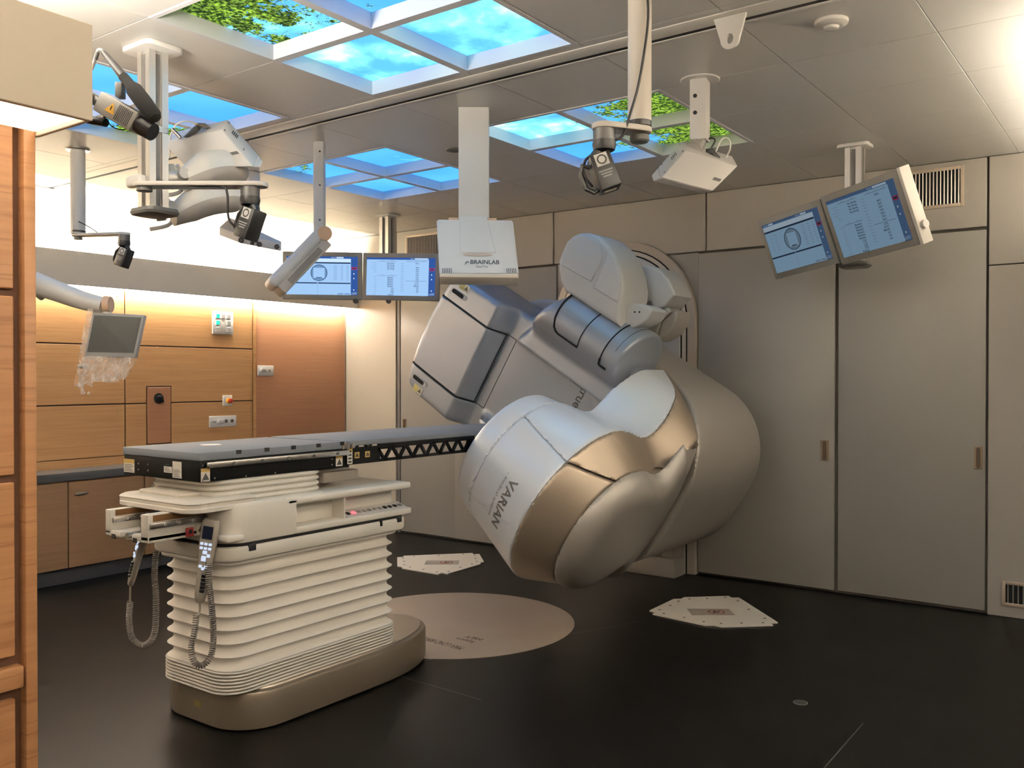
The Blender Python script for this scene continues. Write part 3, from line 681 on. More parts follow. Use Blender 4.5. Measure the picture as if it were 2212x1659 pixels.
body_o = sdf_part('gantry_body', lambda t, y, w: np.maximum(f_body(t, y, w), -(cut_end(t, y, w) - g_)), (-1.03, 0.5, -0.86), (0.76, 1.16, 0.86), silver, lin)
end_o = sdf_part('end_cover', lambda t, y, w: np.maximum(f_body(t, y, w), cut_end(t, y, w) + g_), (-1.03, 0.6, -0.32), (-0.36, 0.95, 0.32), silver, lin)
arch_o = sdf_part('gantry_rear', f_arch, (-0.76, 0.60, -0.62), (1.32, 1.74, 0.62), taupe, lin, 0.014)

# seam lines and details laid on the covers
def ysurf(t, w, f, y=0.3):
    for _ in range(200):
        v = float(f(np.float64(t), np.float64(y), np.float64(w)))
        if v < 0.0008: break
        y += max(v * 0.7, 0.0004)
        if y > 2.2: break
    return y
def seamline(name, tw, m, r=0.003, f=f_body, parent=lin, off=0.0):
    pts = [G(t, ysurf(t, w, f) - off, w) for t, w in tw]
    tube1(name, pts, r, m, parent, 6)
lnm = blackmat
for s in (1, -1):
    seamline('cover_seam', [(t, 0.27 * s) for t in np.linspace(-0.955, -0.395, 30)], lnm, 0.005, off=-0.001)
for tt, r in ((-0.395, 0.003), (-0.315, 0.0025)):
    seamline('cover_seam', [(tt, w) for w in np.linspace(-0.268, 0.268, 20)], lnm, r, off=-0.001)
for s in (1, -1): seamline('cover_seam', [(t, 0.27 * s) for t in np.linspace(-0.395, -0.315, 5)], lnm, 0.0025, off=-0.001)
seamline('cover_seam', [(t, 0.295 + 0.02 * t - 0.10 * max(0, t - 0.2) ** 2) for t in np.linspace(-0.12, 0.57, 24)], mat('seam_grey', (0.12, 0.115, 0.11), 0.6), 0.0022, off=-0.0005)
# laser slots with warning stickers
for t0, w0, s in ((-0.80, 0.345, 1), (-0.80, -0.345, -1)):
    o = MB(); y_ = ysurf(t0, w0, f_body)
    c = G(t0, y_ - 0.001, w0); u = Vector(GD); v = Vector(GE); n = Vector((0, -1, 0))
    sl = [(0.055 + 0.017 * math.cos(a) if math.cos(a) > 0 else -0.055 + 0.017 * math.cos(a), 0.017 * math.sin(a)) for a in np.linspace(0, 2 * PI, 20, endpoint=False)]
    M = Matrix(((u.x, v.x, n.x, c.x), (u.y, v.y, n.y, c.y), (u.z, v.z, n.z, c.z), (0, 0, 0, 1)))
    o.prism(sl, 0.0, 0.004, M=M); so_ = o.build('laser_slot', mat('slot_grey', (0.42, 0.42, 0.42), 0.4), lin)
    o = MB(); o.prism([(p[0] * 0.78 - 0.012, p[1] * 0.86) for p in sl], 0.004, 0.0055, M=M); o.build('slot_window', blackmat, so_)
    cs = G(t0 + 0.015, ysurf(t0 + 0.015, w0 + 0.055 * s, f_body) - 0.0015, w0 + 0.062 * s)
    o = MB(); o.obox(cs, u, v, n, 0.09, 0.05, 0.001); st = o.build('warning_sticker', mat('sticker_white', (0.62, 0.6, 0.5), 0.5), lin)
    o = MB(); o.obox(cs + n * 0.001 - u * 0.02, u, v, n, 0.045, 0.045, 0.001); o.build('yellow_field', mat('sticker_yellow', (0.55, 0.48, 0.16), 0.5), st)
    o = MB(); a_ = cs + n * 0.0018 + u * 0.022; o.add([a_ - u * 0.018 - v * 0.014, a_ + u * 0.018 - v * 0.014, a_ + v * 0.018], [[0, 1, 2]]); o.build('warning_triangle', mat('sticker_dark', (0.12, 0.10, 0.04), 0.5), st)
# seam bands of the arm shoulder (dark curved gaps)
def fairpt(t, a): return G(t, 0.80 - 0.2515 * math.cos(a), 0.62 + 0.2015 * math.sin(a))
def fairseam(pts, r): tube1('shoulder_gap', [fairpt(t, a) for t, a in pts], r, lnm, lin, 6)
fairseam([(0.0 + 0.03 * (1 - math.sin(a)), a) for a in np.linspace(1.25, 0.0, 16)] + [(0.045, -0.25), (0.065, -0.36)] + [(t, -0.40) for t in np.linspace(0.09, 0.25, 8)], 0.007)
fairseam([(0.25, a) for a in np.linspace(1.3, -0.38, 18)], 0.0035)
fairseam([(0.43, a) for a in np.linspace(1.9, -0.30, 22)], 0.0045)
fairseam([(0.43, a) for a in np.linspace(-0.25, -0.45, 3)] + [(t, -0.48) for t in (0.445, 0.465, 0.485)], 0.008)
fairseam([(0.50, a) for a in np.linspace(2.2, 0.2, 18)], 0.0012)

# lettering
b = MB(); ly = ysurf(0.27, 0.25, f_body) - 0.003
put_text(b, 'truebeam', G(0.262, ly, 0.268), -Vector(GE), Vector(GD), 0.062, bold=False)
b.build('lettering', mat('letter_dark', (0.03, 0.03, 0.03), 0.4), lin)
cyl1('status_lamp', G(0.285, ly, 0.318), G(0.285, ly - 0.004, 0.318), 0.011, mat('lamp_white', (0.8, 0.75, 0.65), 0.4), lin, 14)
def onhead(t, s, s0, extra=0.002):
    r = 0.485 - 0.21 * (1.0 - t) + extra; a = (s0 - s) / 0.44
    return G(t, -r * math.cos(a), -0.02 + r * math.sin(a))
b = MB()
put_text(b, 'VARIAN', (0, 0, 0), (1, 0, 0), (0, 1, 0), 0.055, width=0.285, fn=lambda x, y: onhead(0.815 + y, x, 0.105), bold=True)
put_text(b, '- medical systems', (0, 0, 0), (1, 0, 0), (0, 1, 0), 0.02, width=0.27, fn=lambda x, y: onhead(0.775 + y, x, 0.11))
b.build('maker_lettering', mat('engraved', (0.26, 0.24, 0.225), 0.45, 0.5), lin)

# grips recessed in the rear cover
for px in (((1543, 1003), (1618, 992), (1620, 1022), (1541, 1033)), ((1470, 1140), (1500, 1122), (1560, 1104), (1548, 1122))):
    q = []
    for p in px:
        best = None
        for y_ in np.linspace(0.76, 1.70, 90):
            r_ = ray(*p); s_ = (ISO.y + y_ - 0.0) / r_[1]; w_ = C0 + r_ * s_ - GI; t_, ww = w_ @ GD, w_ @ GE
            v_ = abs(float(f_arch(np.float64(t_), np.float64(y_), np.float64(ww))))
            if best is None or v_ < best[0]: best = (v_, y_, t_, ww)
        q.append(G(best[2], best[1], best[3]))
    cc = sum(q, Vector()) / 4; nrm = (q[1] - q[0]).cross(q[3] - q[0]).normalized()
    if nrm.dot(Vector(C0) - cc) < 0: nrm = -nrm
    b = MB(); b.hexa([p - nrm * 0.012 for p in q], nrm * 0.018, 0.012, 3); b.build('hand_grip', mat('grip_light', (0.56, 0.51, 0.44), 0.5), lin)
tube1('cover_seam', [G(1.0 + 0.29 * 1.0 - 0.002, y_, 0.07) if False else G(1.287, y_, 0.06) for y_ in np.linspace(0.80, 1.68, 8)], 0.0022, mat('seam_brown', (0.10, 0.085, 0.07), 0.6), lin, 6)

# imaging arm folded at the top
def rbox(t, y, w, c, hs, r):
    q = [np.abs(a - c_) - h_ + r for a, c_, h_ in zip((t, y, w), c, hs)]
    return np.sqrt(sum(np.maximum(x, 0) ** 2 for x in q)) + np.minimum(np.maximum(np.maximum(q[0], q[1]), q[2]), 0) - r
def locy(px, py, y_): r_ = ray(px, py); w_ = C0 + r_ * ((ISO.y + y_) / r_[1]) - GI; return w_ @ GD, w_ @ GE
def gprism(name, px, y0, depth, m, parent, bev=0.02, seg=3, front=None, taper=1.0):
    P_ = [locy(x, y, y0) for x, y in px]; cx_ = sum(p[0] for p in P_) / len(P_); cy_ = sum(p[1] for p in P_) / len(P_)
    bm = bmesh.new(); A_ = [bm.verts.new(G(p[0], y0, p[1])) for p in P_]
    B_ = [bm.verts.new(G(cx_ + (p[0] - cx_) * taper, y0 + depth, cy_ + (p[1] - cy_) * taper)) for p in P_]; n_ = len(P_)
    fa = bm.faces.new(A_); fb_ = bm.faces.new(B_[::-1])
    for i in range(n_): bm.faces.new((A_[i], B_[i], B_[(i + 1) % n_], A_[(i + 1) % n_]))
    bmesh.ops.recalc_face_normals(bm, faces=bm.faces[:])
    es = list(fa.edges) + list(fb_.edges)
    if bev > 0: bmesh.ops.bevel(bm, geom=es, offset=bev, segments=seg, profile=0.6, affect='EDGES')
    b = MB(); b.addbm(bm); return b.build(name, m, parent, 40)
IMP = [(1205, 582), (1205, 564), (1212, 545), (1221, 525), (1233, 511), (1250, 503), (1268, 502), (1290, 510), (1312, 530), (1330, 558), (1341, 590), (1346, 622), (1344, 645), (1338, 662), (1337, 705), (1300, 682), (1262, 657), (1235, 639), (1217, 628), (1208, 606)]
im = gprism('imager_housing', IMP, 0.62, 0.34, imgm, lin, 0.035, 4)
gprism('imager_panel', [(1211, 571), (1214, 548), (1226, 521), (1250, 508), (1268, 510), (1290, 524), (1301, 545), (1298, 565), (1276, 609)], 0.612, 0.05, mat('imager_panel', (0.56, 0.555, 0.55), 0.4), lin, 0.008)
gprism('imager_panel', [(1281, 622), (1306, 566), (1311, 540), (1326, 560), (1337, 590), (1341, 620), (1338, 640), (1332, 652)], 0.614, 0.05, MATS['imager_panel'], lin, 0.008)
gprism('imager_flange', [(1338, 664), (1372, 655), (1383, 657), (1406, 666), (1409, 672), (1400, 688), (1385, 700), (1369, 707), (1345, 708), (1337, 705)], 0.70, 0.20, imgm, lin, 0.012)
gprism('detector_head', [(1366, 600), (1369, 588), (1380, 577), (1394, 572), (1412, 577), (1428, 586), (1445, 605), (1456, 628), (1457, 638), (1444, 650), (1437, 660), (1412, 672), (1405, 652), (1392, 652), (1378, 657), (1373, 630)], 1.0, 0.26, imgm, lin, 0.015)
gprism('detector_arm', [(1358, 710), (1395, 690), (1440, 664), (1450, 672), (1428, 690), (1414, 737), (1398, 728), (1380, 718)], 1.0, 0.20, taupe, lin, 0.010)
gprism('detector_arm_tip', [(1418, 736), (1431, 692), (1452, 674), (1460, 671), (1462, 684), (1455, 704), (1442, 722)], 1.02, 0.20, taupe, lin, 0.010)
b = MB(); b.tube([G(*((lambda q: (q[0], 0.995, q[1]))(locy(1374, 618, 0.995)))), G(*((lambda q: (q[0], 0.995, q[1]))(locy(1376, 630, 0.995))))], 0.025, 10); b.build('arm_pivot', black, lin)
b = MB(); T3 = [G(*((lambda q: (q[0], 0.992, q[1]))(locy(x, y, 0.992)))) for x, y in ((1371, 594), (1385, 594), (1379, 585))]; b.add(T3, [[0, 1, 2]]); b.build('warning_triangle', mat('tri_yellow', (0.6, 0.45, 0.06), 0.5), lin)
for x, y in ((1371, 674), (1381, 674)):
    q_ = locy(x, y, 0.698); cyl1('bolt_hole', G(q_[0], 0.702, q_[1]), G(q_[0], 0.698, q_[1]), 0.006, black, lin, 8)

# stand behind the gantry: arch frame in the wall, lower plinth
def arch(r, z0, zc, n=28): return [(ISO.x - r, z0), (ISO.x + r, z0)] + [(ISO.x + r * math.cos(a), zc + r * math.sin(a)) for a in np.linspace(0, PI, n)]
MX = Matrix(((1, 0, 0, 0), (0, 0, -1, 0), (0, 1, 0, 0), (0, 0, 0, 1)))
def archplate(name, r, y0, y1, m, z0=0.0, bev=0.004):
    b = MB(); b.prism(arch(r, z0, 1.868), -y0, -y1, bev, 2, M=MX); return b.build(name, m, st)
st = thing('gantry_stand', 'tall arched stand frame behind the gantry in the wall', 'machine stand', (ISO.x, GY, 0))
archplate('outer_frame', 0.612, GY - 0.001, GY - 0.05, mat('stand_taupe', (0.47, 0.41, 0.34), 0.4, 0.2))
archplate('dark_gasket', 0.552, GY - 0.049, GY - 0.053, lnm)
archplate('inner_rim', 0.543, GY - 0.052, GY - 0.062, mat('stand_rim', (0.58, 0.53, 0.47), 0.4, 0.2))
archplate('inner_gasket', 0.515, GY - 0.061, GY - 0.064, lnm)
archplate('stand_cover', 0.505, GY - 0.063, GY - 0.085, mat('stand_cover', (0.60, 0.59, 0.58), 0.35, 0.3))
b = MB(); b.cyl((ISO.x, GY - 0.08, ISO.z), (ISO.x, GY - 0.36, ISO.z), 0.42, 0.46, 48); b.build('bearing_drum', silver, st)
b = MB(); b.box((-3.98, GY - 0.25, 0.0), (-2.86, GY - 0.086, 0.135), 0.006); b.build('plinth', taupe, st)
b = MB(); b.box((-3.96, GY - 0.215, 0.137), (-2.99, GY - 0.086, 0.62), 0.006); b.build('lower_cover', taupe, st)
b = MB(); b.box((-2.985, GY - 0.215, 0.137), (-2.88, GY - 0.086, 0.62), 0.006); b.build('side_cover', taupe, st)
cyl1('lock', (-3.01, GY - 0.214, 0.30), (-3.01, GY - 0.22, 0.30), 0.012, black, st, 12)

# ================================================================== treatment couch
CX = -3.335
couch = thing('treatment_couch', 'cream treatment couch with bellows column and long grey table top', 'treatment couch', (CX, 2.75, 0))
hx = 0.318; BXC = -3.29
# boat shaped base
def boat(off, z):
    h = hx + off; pts = []
    r = 0.20 + off
    y0 = 2.262 - off
    for k in range(9):
        a = PI + PI / 2 * k / 8; pts.append(Vector((BXC - h + r + r * math.cos(a), y0 + r + r * math.sin(a), z)))
    for k in range(9):
        a = 1.5 * PI + PI / 2 * k / 8; pts.append(Vector((BXC + h - r + r * math.cos(a), y0 + r + r * math.sin(a), z)))
    ye, yt = 3.02, 3.60 + off
    for k in range(25):
        a = PI * k / 24; pts.append(Vector((BXC + h * math.cos(a), ye + (yt - ye) * math.sin(a) ** 0.9, z)))
    return pts
basem = mat('base_bronze', (0.25, 0.205, 0.155), 0.35, 0.55)
b = MB(); b.loft([boat(-0.015, 0.0062), boat(-0.004, 0.009), boat(0, 0.03), boat(0, 0.145), boat(-0.006, 0.158), boat(-0.018, 0.164)]); bo = b.build('base', basem, couch)
b = MB(); b.loft([boat(-0.022, 0.160), boat(-0.028, 0.170), boat(-0.05, 0.172)]); b.build('base_ledge', mat('base_trim', (0.36, 0.31, 0.26), 0.3, 0.7), couch)
lb = onY(415, 1520, 2.235 - 0.0); b = MB(); b.obox((lb.x, 2.2615, 0.085), (1, 0, 0), (0, 0, 1), (0, -1, 0), 0.05, 0.026, 0.001); b.build('brass_label', mat('brass_label', (0.35, 0.26, 0.08), 0.4, 0.5), bo)
# bellows
bc, bh = 2.725, 0.497
def ring(off, z, r=0.10): return rrect(-3.263, bc, 0.243 + off, bh + off, max(0.02, r + off), z, 6)
rings = []; zs0, zs1, nf = 0.262, 0.70, 8
for i in range(nf * 10 + 1):
    u = i / 10.0; z = zs0 + (zs1 - zs0) * u / nf
    rings.append(ring(-0.0125 + 0.0135 * (abs(math.cos(PI * (u + 0.5))) ** 0.8 * 2 - 1) * -1, z))
b = MB(); b.loft(rings); b.build('bellows', mat('bellows_fabric', (0.88, 0.83, 0.75), 0.75, bump=0.25, bscale=900, var=0.05, vscale=300), couch, 60)
rings = []
for i in range(7):
    z = 0.168 + i * 0.0136
    for off, dz in ((-0.03, 0.0), (-0.004, 0.0004), (0.006, 0.001), (0.008, 0.0045), (0.006, 0.0082), (-0.004, 0.009), (-0.03, 0.0094)): rings.append(ring(off, z + dz))
b = MB(); b.loft(rings); b.build('bellows_skirt', mat('skirt_plate', (0.80, 0.75, 0.67), 0.5), couch, 40)
# carriage body: lower tray, dark joint, upper shell
def shell(name, z0, z1, off, y0, y1, m, r=0.09, rnd=0.012):
    rr2 = lambda o, z: rrect(-3.257, (y0 + y1) / 2, 0.274 + off + o, (y1 - y0) / 2 + o, max(0.02, r + o), z, 8)
    b = MB(); b.loft([rr2(-rnd, z0), rr2(-rnd * 0.3, z0 + rnd * 0.3), rr2(0, z0 + rnd), rr2(0, z1 - rnd), rr2(-rnd * 0.3, z1 - rnd * 0.3), rr2(-rnd, z1)]); return b.build(name, m, couch)
shell('lower_collar', 0.694, 0.712, -0.025, 2.20, 3.24, cream, 0.10, 0.006)
shell('lower_tray', 0.712, 0.772, 0.0, 2.19, 3.262, cream)
shell('joint_gap', 0.770, 0.783, -0.008, 2.20, 3.255, blackmat, 0.09, 0.001)
# upper shell built round an open side pocket
y0, y1, xo, xi = 2.205, 3.262, -2.983, CX - 0.352
rr3 = lambda o, z: rrect(-3.30, (y0 + y1) / 2, 0.225 + o, (y1 - y0) / 2 + o, 0.07, z, 8)
b = MB(); b.loft([rr3(0, 0.783), rr3(0, 0.925), rr3(-0.006, 0.934), rr3(-0.02, 0.938)])
b.build('upper_shell', cream, couch)
b = MB()
PY0, PY1 = 2.545, 3.262
b.prism([(xo - 0.115, 2.205)] + [(xo - 0.09 + 0.09 * math.cos(a), 2.295 + 0.09 * math.sin(a)) for a in np.linspace(-PI / 2, 0, 9)] + [(xo, PY0), (xo - 0.115, PY0)], 0.783, 0.936, 0.006)
b.box((xo - 0.115, PY0, 0.783), (xo, PY1, 0.812), 0.006); b.box((xo - 0.115, PY0 - 0.05, 0.905), (xo, PY1, 0.938), 0.012, 3)
b.box((xo - 0.115, 2.828, 0.806), (xo - 0.012, 2.836, 0.908)); b.build('side_shell', cream, couch)
b = MB(); b.hexa([(xo - 0.004, 2.84, 0.813), (xo - 0.004, PY1 - 0.02, 0.813), (xo - 0.075, PY1 - 0.02, 0.838), (xo - 0.075, 2.84, 0.838)], (0, 0, -0.004)); kp = b.build('keypad', mat('keypad_pale', (0.66, 0.63, 0.6), 0.35), couch)
for i in range(11):
    yy = 2.875 + i * 0.034; dk = i not in (1,)
    b = MB(); b.obox((xo - 0.036, yy, 0.826), (0, 1, 0), (-0.94, 0, 0.33), (0.33, 0, 0.94), 0.018, 0.02, 0.007, 0.002)
    b.build('key', emi('red_key', (1.0, 0.08, 0.10), 2.2) if i == 1 else (black if i in (0, 7, 8, 9) else greyb), kp)
for yy, zz, w in ((2.30, 0.762, 0.035), (3.16, 0.765, 0.03), (3.045, 0.762, 0.014)): box1('latch', (xo - 0.006, yy, zz - 0.014), (xo + 0.003, yy + w, zz + 0.014), black, couch, 0.002)
# sliding tray with cushion like cover, upper bellows
b = MB(); tr_ = lambda o, z: rrect(-3.27, 2.395, 0.268 + o, 0.35 + o, 0.07, z, 8)
b.loft([tr_(-0.006, 0.920), tr_(0, 0.924), tr_(0, 0.938), tr_(-0.003, 0.941)]); b.build('carriage_plate', cream, couch)
b = MB(); ct_ = lambda o, z: rrect(-3.272, 2.215, 0.258 + o, 0.165 + o, 0.05, z, 8)
b.loft([ct_(0, 0.940), ct_(0, 0.953), ct_(-0.004, 0.9555), ct_(0.002, 0.957), ct_(-0.002, 0.963), ct_(-0.012, 0.969), ct_(-0.03, 0.971)])
b.hexa([(-3.44, 2.10, 0.968), (-3.16, 2.10, 0.968), (-3.12, 2.33, 0.968), (-3.48, 2.33, 0.968)], (0, 0, 0.018), 0.008, 2); b.build('padded_cover', mat('cover_cream', (0.66, 0.60, 0.51), 0.55), couch)
rings = []
ur = lambda o, z: rrect(-3.30, 2.49, 0.228 + o, 0.295 + o, 0.09, z, 8)
for i in range(41):
    u = i / 40 * 4; z = 0.938 + 0.096 * i / 40; rings.append(ur(-0.006 + 0.014 * abs(math.sin(PI * u)) ** 0.7, z))
b = MB(); b.loft(rings); b.build('upper_bellows', cream, couch, 60)
b = MB(); b.box((CX - 0.10, 2.80, 0.965), (CX + 0.235, 3.02, 1.012), 0.006); b.build('drive_arm', mat('drive_taupe', (0.23, 0.20, 0.17), 0.5), couch)
b = MB(); b.box((CX - 0.08, 2.78, 1.010), (CX + 0.20, 3.0, 1.024), 0.01, 3); b.build('drive_arm_cap', cream, couch)
# front accessory rails (channel)
fr = MB(); z0 = 0.803
for xa, xb in ((-3.53, -3.365), (-3.30, -3.15)):
    pass
fr.box((-3.437, 1.955, 0.815), (-3.33, 2.24, 0.838), 0.004); fr.box((-3.25, 1.955, 0.813), (-3.137, 2.24, 0.838), 0.004)
fr.box((-3.437, 1.955, 0.825), (-3.397, 2.24, 0.919), 0.003); fr.box((-3.187, 1.955, 0.82), (-3.137, 2.24, 0.921), 0.003)
fr.box((-3.33, 1.985, 0.815), (-3.25, 2.24, 0.832), 0.003)
fr.build('accessory_bracket', mat('bracket_white', (0.68, 0.64, 0.57), 0.45), couch)
cyl1('bracket_pin', (-3.29, 1.96, 0.824), (-3.29, 2.24, 0.824), 0.014, steel, couch, 14)
brs = mat('rail_bronze', (0.27, 0.14, 0.06), 0.35, 0.5)
for x, s in ((-3.137, 1), (-3.397, 1)):
    box1('bronze_strip', (x, 1.975, 0.894), (x + 0.003, 2.24, 0.918), brs, couch)
    rb = box1('clamp_rail', (x, 1.96, 0.868), (x + 0.012, 2.24, 0.889), steel, couch, 0.002)
    for k in range(4): cyl1('bolt', (x + 0.012, 2.02 + 0.06 * k, 0.879), (x + 0.0145, 2.02 + 0.06 * k, 0.879), 0.006, mat('bolt_light', (0.7, 0.68, 0.65), 0.3, 0.5), rb, 10)
for x in (-3.375, -3.225): box1('bracket_latch', (x - 0.012, 1.952, 0.808), (x + 0.012, 1.957, 0.826), black, couch)
box1('warning_label', (-3.1365, 2.165, 0.825), (-3.1345, 2.215, 0.862), mat('label_cream', (0.6, 0.56, 0.48), 0.5), couch)
b = MB(); b.add([(-3.134, 2.17, 0.83), (-3.134, 2.21, 0.83), (-3.134, 2.19, 0.858)], [[0, 1, 2]]); b.build('warning_triangle', mat('label_dark', (0.08, 0.06, 0.03), 0.5), couch)
rk = box1('red_release', (-3.137, 2.115, 0.816), (-3.129, 2.15, 0.852), mat('red_release', (0.30, 0.03, 0.03), 0.4), couch, 0.003)
cyl1('release_hole', (-3.129, 2.134, 0.836), (-3.1275, 2.134, 0.836), 0.009, black, rk, 12)
box1('side_fin', (-3.04, 2.18, 0.80), (-2.955, 2.262, 0.823), cream, couch, 0.008)
# robotic table frame
TX0, TX1 = -3.602, -3.062
blk = mat('table_black', (0.005, 0.005, 0.005), 0.5, spec=0.10)
fb = box1('table_frame', (TX0 + 0.004, 2.132, 1.034), (TX1 - 0.004, 2.93, 1.117), blk, couch, 0.003)
rail_o = box1('side_rail', (TX1 - 0.004, 2.155, 1.088), (TX1 + 0.014, 2.915, 1.111), steel, couch, 0.002)
for k in range(5): cyl1('bolt', (TX1 + 0.014, 2.28 + 0.14 * k, 1.1), (TX1 + 0.0165, 2.28 + 0.14 * k, 1.1), 0.007, dgrey, rail_o, 10)
for yy, zz in ((2.145, 1.04), (2.145, 1.10), (2.20, 1.045), (2.35, 1.04), (2.50, 1.04), (2.82, 1.05), (2.82, 1.075)): cyl1('bolt', (TX1 - 0.004, yy, zz), (TX1 - 0.0015, yy, zz), 0.004, steel, fb, 8)
for xx in (-3.49, -3.42):
    for zz in (1.06, 1.085): cyl1('bolt', (xx, 2.132, zz), (xx, 2.1305, zz), 0.004, steel, fb, 8)
lw = mat('label_white', (0.68, 0.65, 0.58), 0.5); ly_ = mat('label_yellow', (0.55, 0.36, 0.10), 0.5); ld = mat('label_print', (0.05, 0.045, 0.04), 0.6)
def front_label(x0, x1, z0, z1, head):
    o = box1('information_label', (x0, 2.1305, z0), (x1, 2.132, z1), lw, fb)
    if head: box1('label_header', (x0, 2.130, z1 - 0.017), (x1, 2.1306, z1), ly_, o)
    b = MB()
    for k in range(5): b.box((x0 + 0.006, 2.1300, z0 + 0.005 + k * 0.0065), (x1 - 0.006 - 0.008 * (k % 3), 2.1306, z0 + 0.007 + k * 0.0065))
    b.build('label_text', ld, o)
front_label(-3.598, -3.52, 1.044, 1.100, True); front_label(-3.245, -3.185, 1.042, 1.108, False); front_label(-3.305, -3.25, 1.060, 1.085, False)
def side_label(y0, y1, z0, z1, kind, parent=fb, x=TX1 - 0.004):
    o = box1('warning_label', (x, y0, z0), (x + 0.0015, y1, z1), ly_ if kind == 2 else lw, parent)
    if kind < 2: box1('label_header', (x + 0.0014, y0, z1 - 0.014), (x + 0.002, y1, z1), ly_, o)
    b = MB(); ym = (y0 + y1) / 2
    if kind == 1:
        for k in range(4): b.box((x + 0.0014, ym - 0.010, z0 + 0.006 + k * 0.016), (x + 0.0021, ym + 0.010, z0 + 0.014 + k * 0.016))
    else:
        w = (y1 - y0) * 0.4; b.add([(x + 0.0021, ym - w, z0 + 0.006), (x + 0.0021, ym + w, z0 + 0.006), (x + 0.0021, ym, z0 + 0.006 + 1.7 * w)], [[0, 1, 2]])
    b.build('warning_pictogram', ld, o)
side_label(2.137, 2.178, 1.036, 1.088, 0); side_label(2.845, 2.885, 1.040, 1.088, 0)
tp_m = mat('table_top_grey', (0.165, 0.18, 0.205), 0.62, spec=0.25)
b = MB(); b.box((TX0, 2.128, 1.118), (TX1, 2.882, 1.150), 0.004); tp = b.build('table_top', tp_m, couch)
for k in range(5): box1('index_notch', (TX1 - 0.004, 2.30 + 0.142 * k, 1.134), (TX1 + 0.0015, 2.325 + 0.142 * k, 1.1506), black, tp)
cyl1('emblem', (-3.40, 2.42, 1.150), (-3.40, 2.42, 1.1506), 0.045, mat('emblem_pale', (0.6, 0.6, 0.6), 0.4), tp, 24)
box1('joint_strip', (TX0, 2.884, 1.116), (TX1, 2.905, 1.147), mat('joint_tan', (0.35, 0.27, 0.21), 0.5), couch)
# carbon extension, slightly tapering at the head end
ex = [(TX0, 2.907), (TX1, 2.907), (TX1, 4.0), (TX1 - 0.03, 4.35), (TX1 - 0.12, 4.55), (TX0 + 0.12, 4.55), (TX0 + 0.03, 4.35), (TX0, 4.0)]
b = MB(); b.prism(ex, 1.126, 1.152, 0.006, 2); b.build('table_extension', tp_m, couch)
for x in (TX0 + 0.004, TX1 - 0.016):
    b = MB(); z0, z1 = 1.040, 1.120
    b.box((x, 2.905, z0), (x + 0.012, 3.13, z1 - 0.002)); b.box((x, 3.13, z1 - 0.016), (x + 0.012, 3.86, z1 + 0.006)); b.box((x, 3.13, z0), (x + 0.012, 3.86, z0 + 0.014)); b.box((x, 3.80, z0 + 0.014), (x + 0.012, 3.86, z1 - 0.016))
    n = 13; pat = [0, 1, 1, 0, 0, 1, 1, 0, 0, 1, 1, 0, 0, 1]
    ys = np.linspace(3.14, 3.80, n + 1)
    for k in range(n + 1):
        up = k % 2
        ya, yb = (ys[k] - 0.022, ys[k] + 0.022) if up else (ys[k] + 0.022, ys[k] - 0.022)
        p0 = Vector((x + 0.006, ya, z0 + 0.010)); p1 = Vector((x + 0.006, yb, z1 - 0.012)); d = (p1 - p0)
        b.obox((p0 + p1) / 2, d, (1, 0, 0), d.cross(Vector((1, 0, 0))), d.length + 0.01, 0.012, 0.014)
    tp2 = b.build('truss_side', blk, couch)
    if x > -3.2:
        side_label(2.915, 2.947, 1.044, 1.115, 1, tp2, x + 0.012); side_label(2.962, 2.992, 1.068, 1.096, 2, tp2, x + 0.012); side_label(3.03, 3.06, 1.068, 1.096, 2, tp2, x + 0.012)
b = MB(); b.cyl((TX1 - 0.01, 2.905, 1.128), (TX1 + 0.012, 2.905, 1.128), 0.013, n=14); b.cyl((TX1 - 0.01, 2.94, 1.128), (TX1 + 0.012, 2.94, 1.128), 0.011, n=14); b.build('locking_bolts', steel, couch)

# hand pendants with coiled cords
pend_m = mat('pendant_grey', (0.33, 0.295, 0.25), 0.45)
keyw = emi('key_white', (0.72, 0.82, 1.0), 0.6)
def coil(path, R=0.0105, r=0.0030, pitch=0.0086, n=5):
    pts = smoothpath(path, 14); L_ = [0.0]
    for i in range(len(pts) - 1): L_.append(L_[-1] + (pts[i + 1] - pts[i]).length)
    N = int(L_[-1] / pitch * 9); out = []; x = None; j = 0
    for i in range(N):
        s = L_[-1] * i / (N - 1)
        while j < len(L_) - 2 and L_[j + 1] < s: j += 1
        f = (s - L_[j]) / max(1e-9, L_[j + 1] - L_[j]); p = pts[j].lerp(pts[j + 1], f); d = (pts[j + 1] - pts[j]).normalized()
        if x is None: x = d.orthogonal().normalized()
        x = (x - d * x.dot(d)).normalized(); y = d.cross(x); a = 2 * PI * s / pitch
        out.append(p + x * (R * math.cos(a)) + y * (R * math.sin(a)))
    b = MB(); b.tube(out, r, n); return b
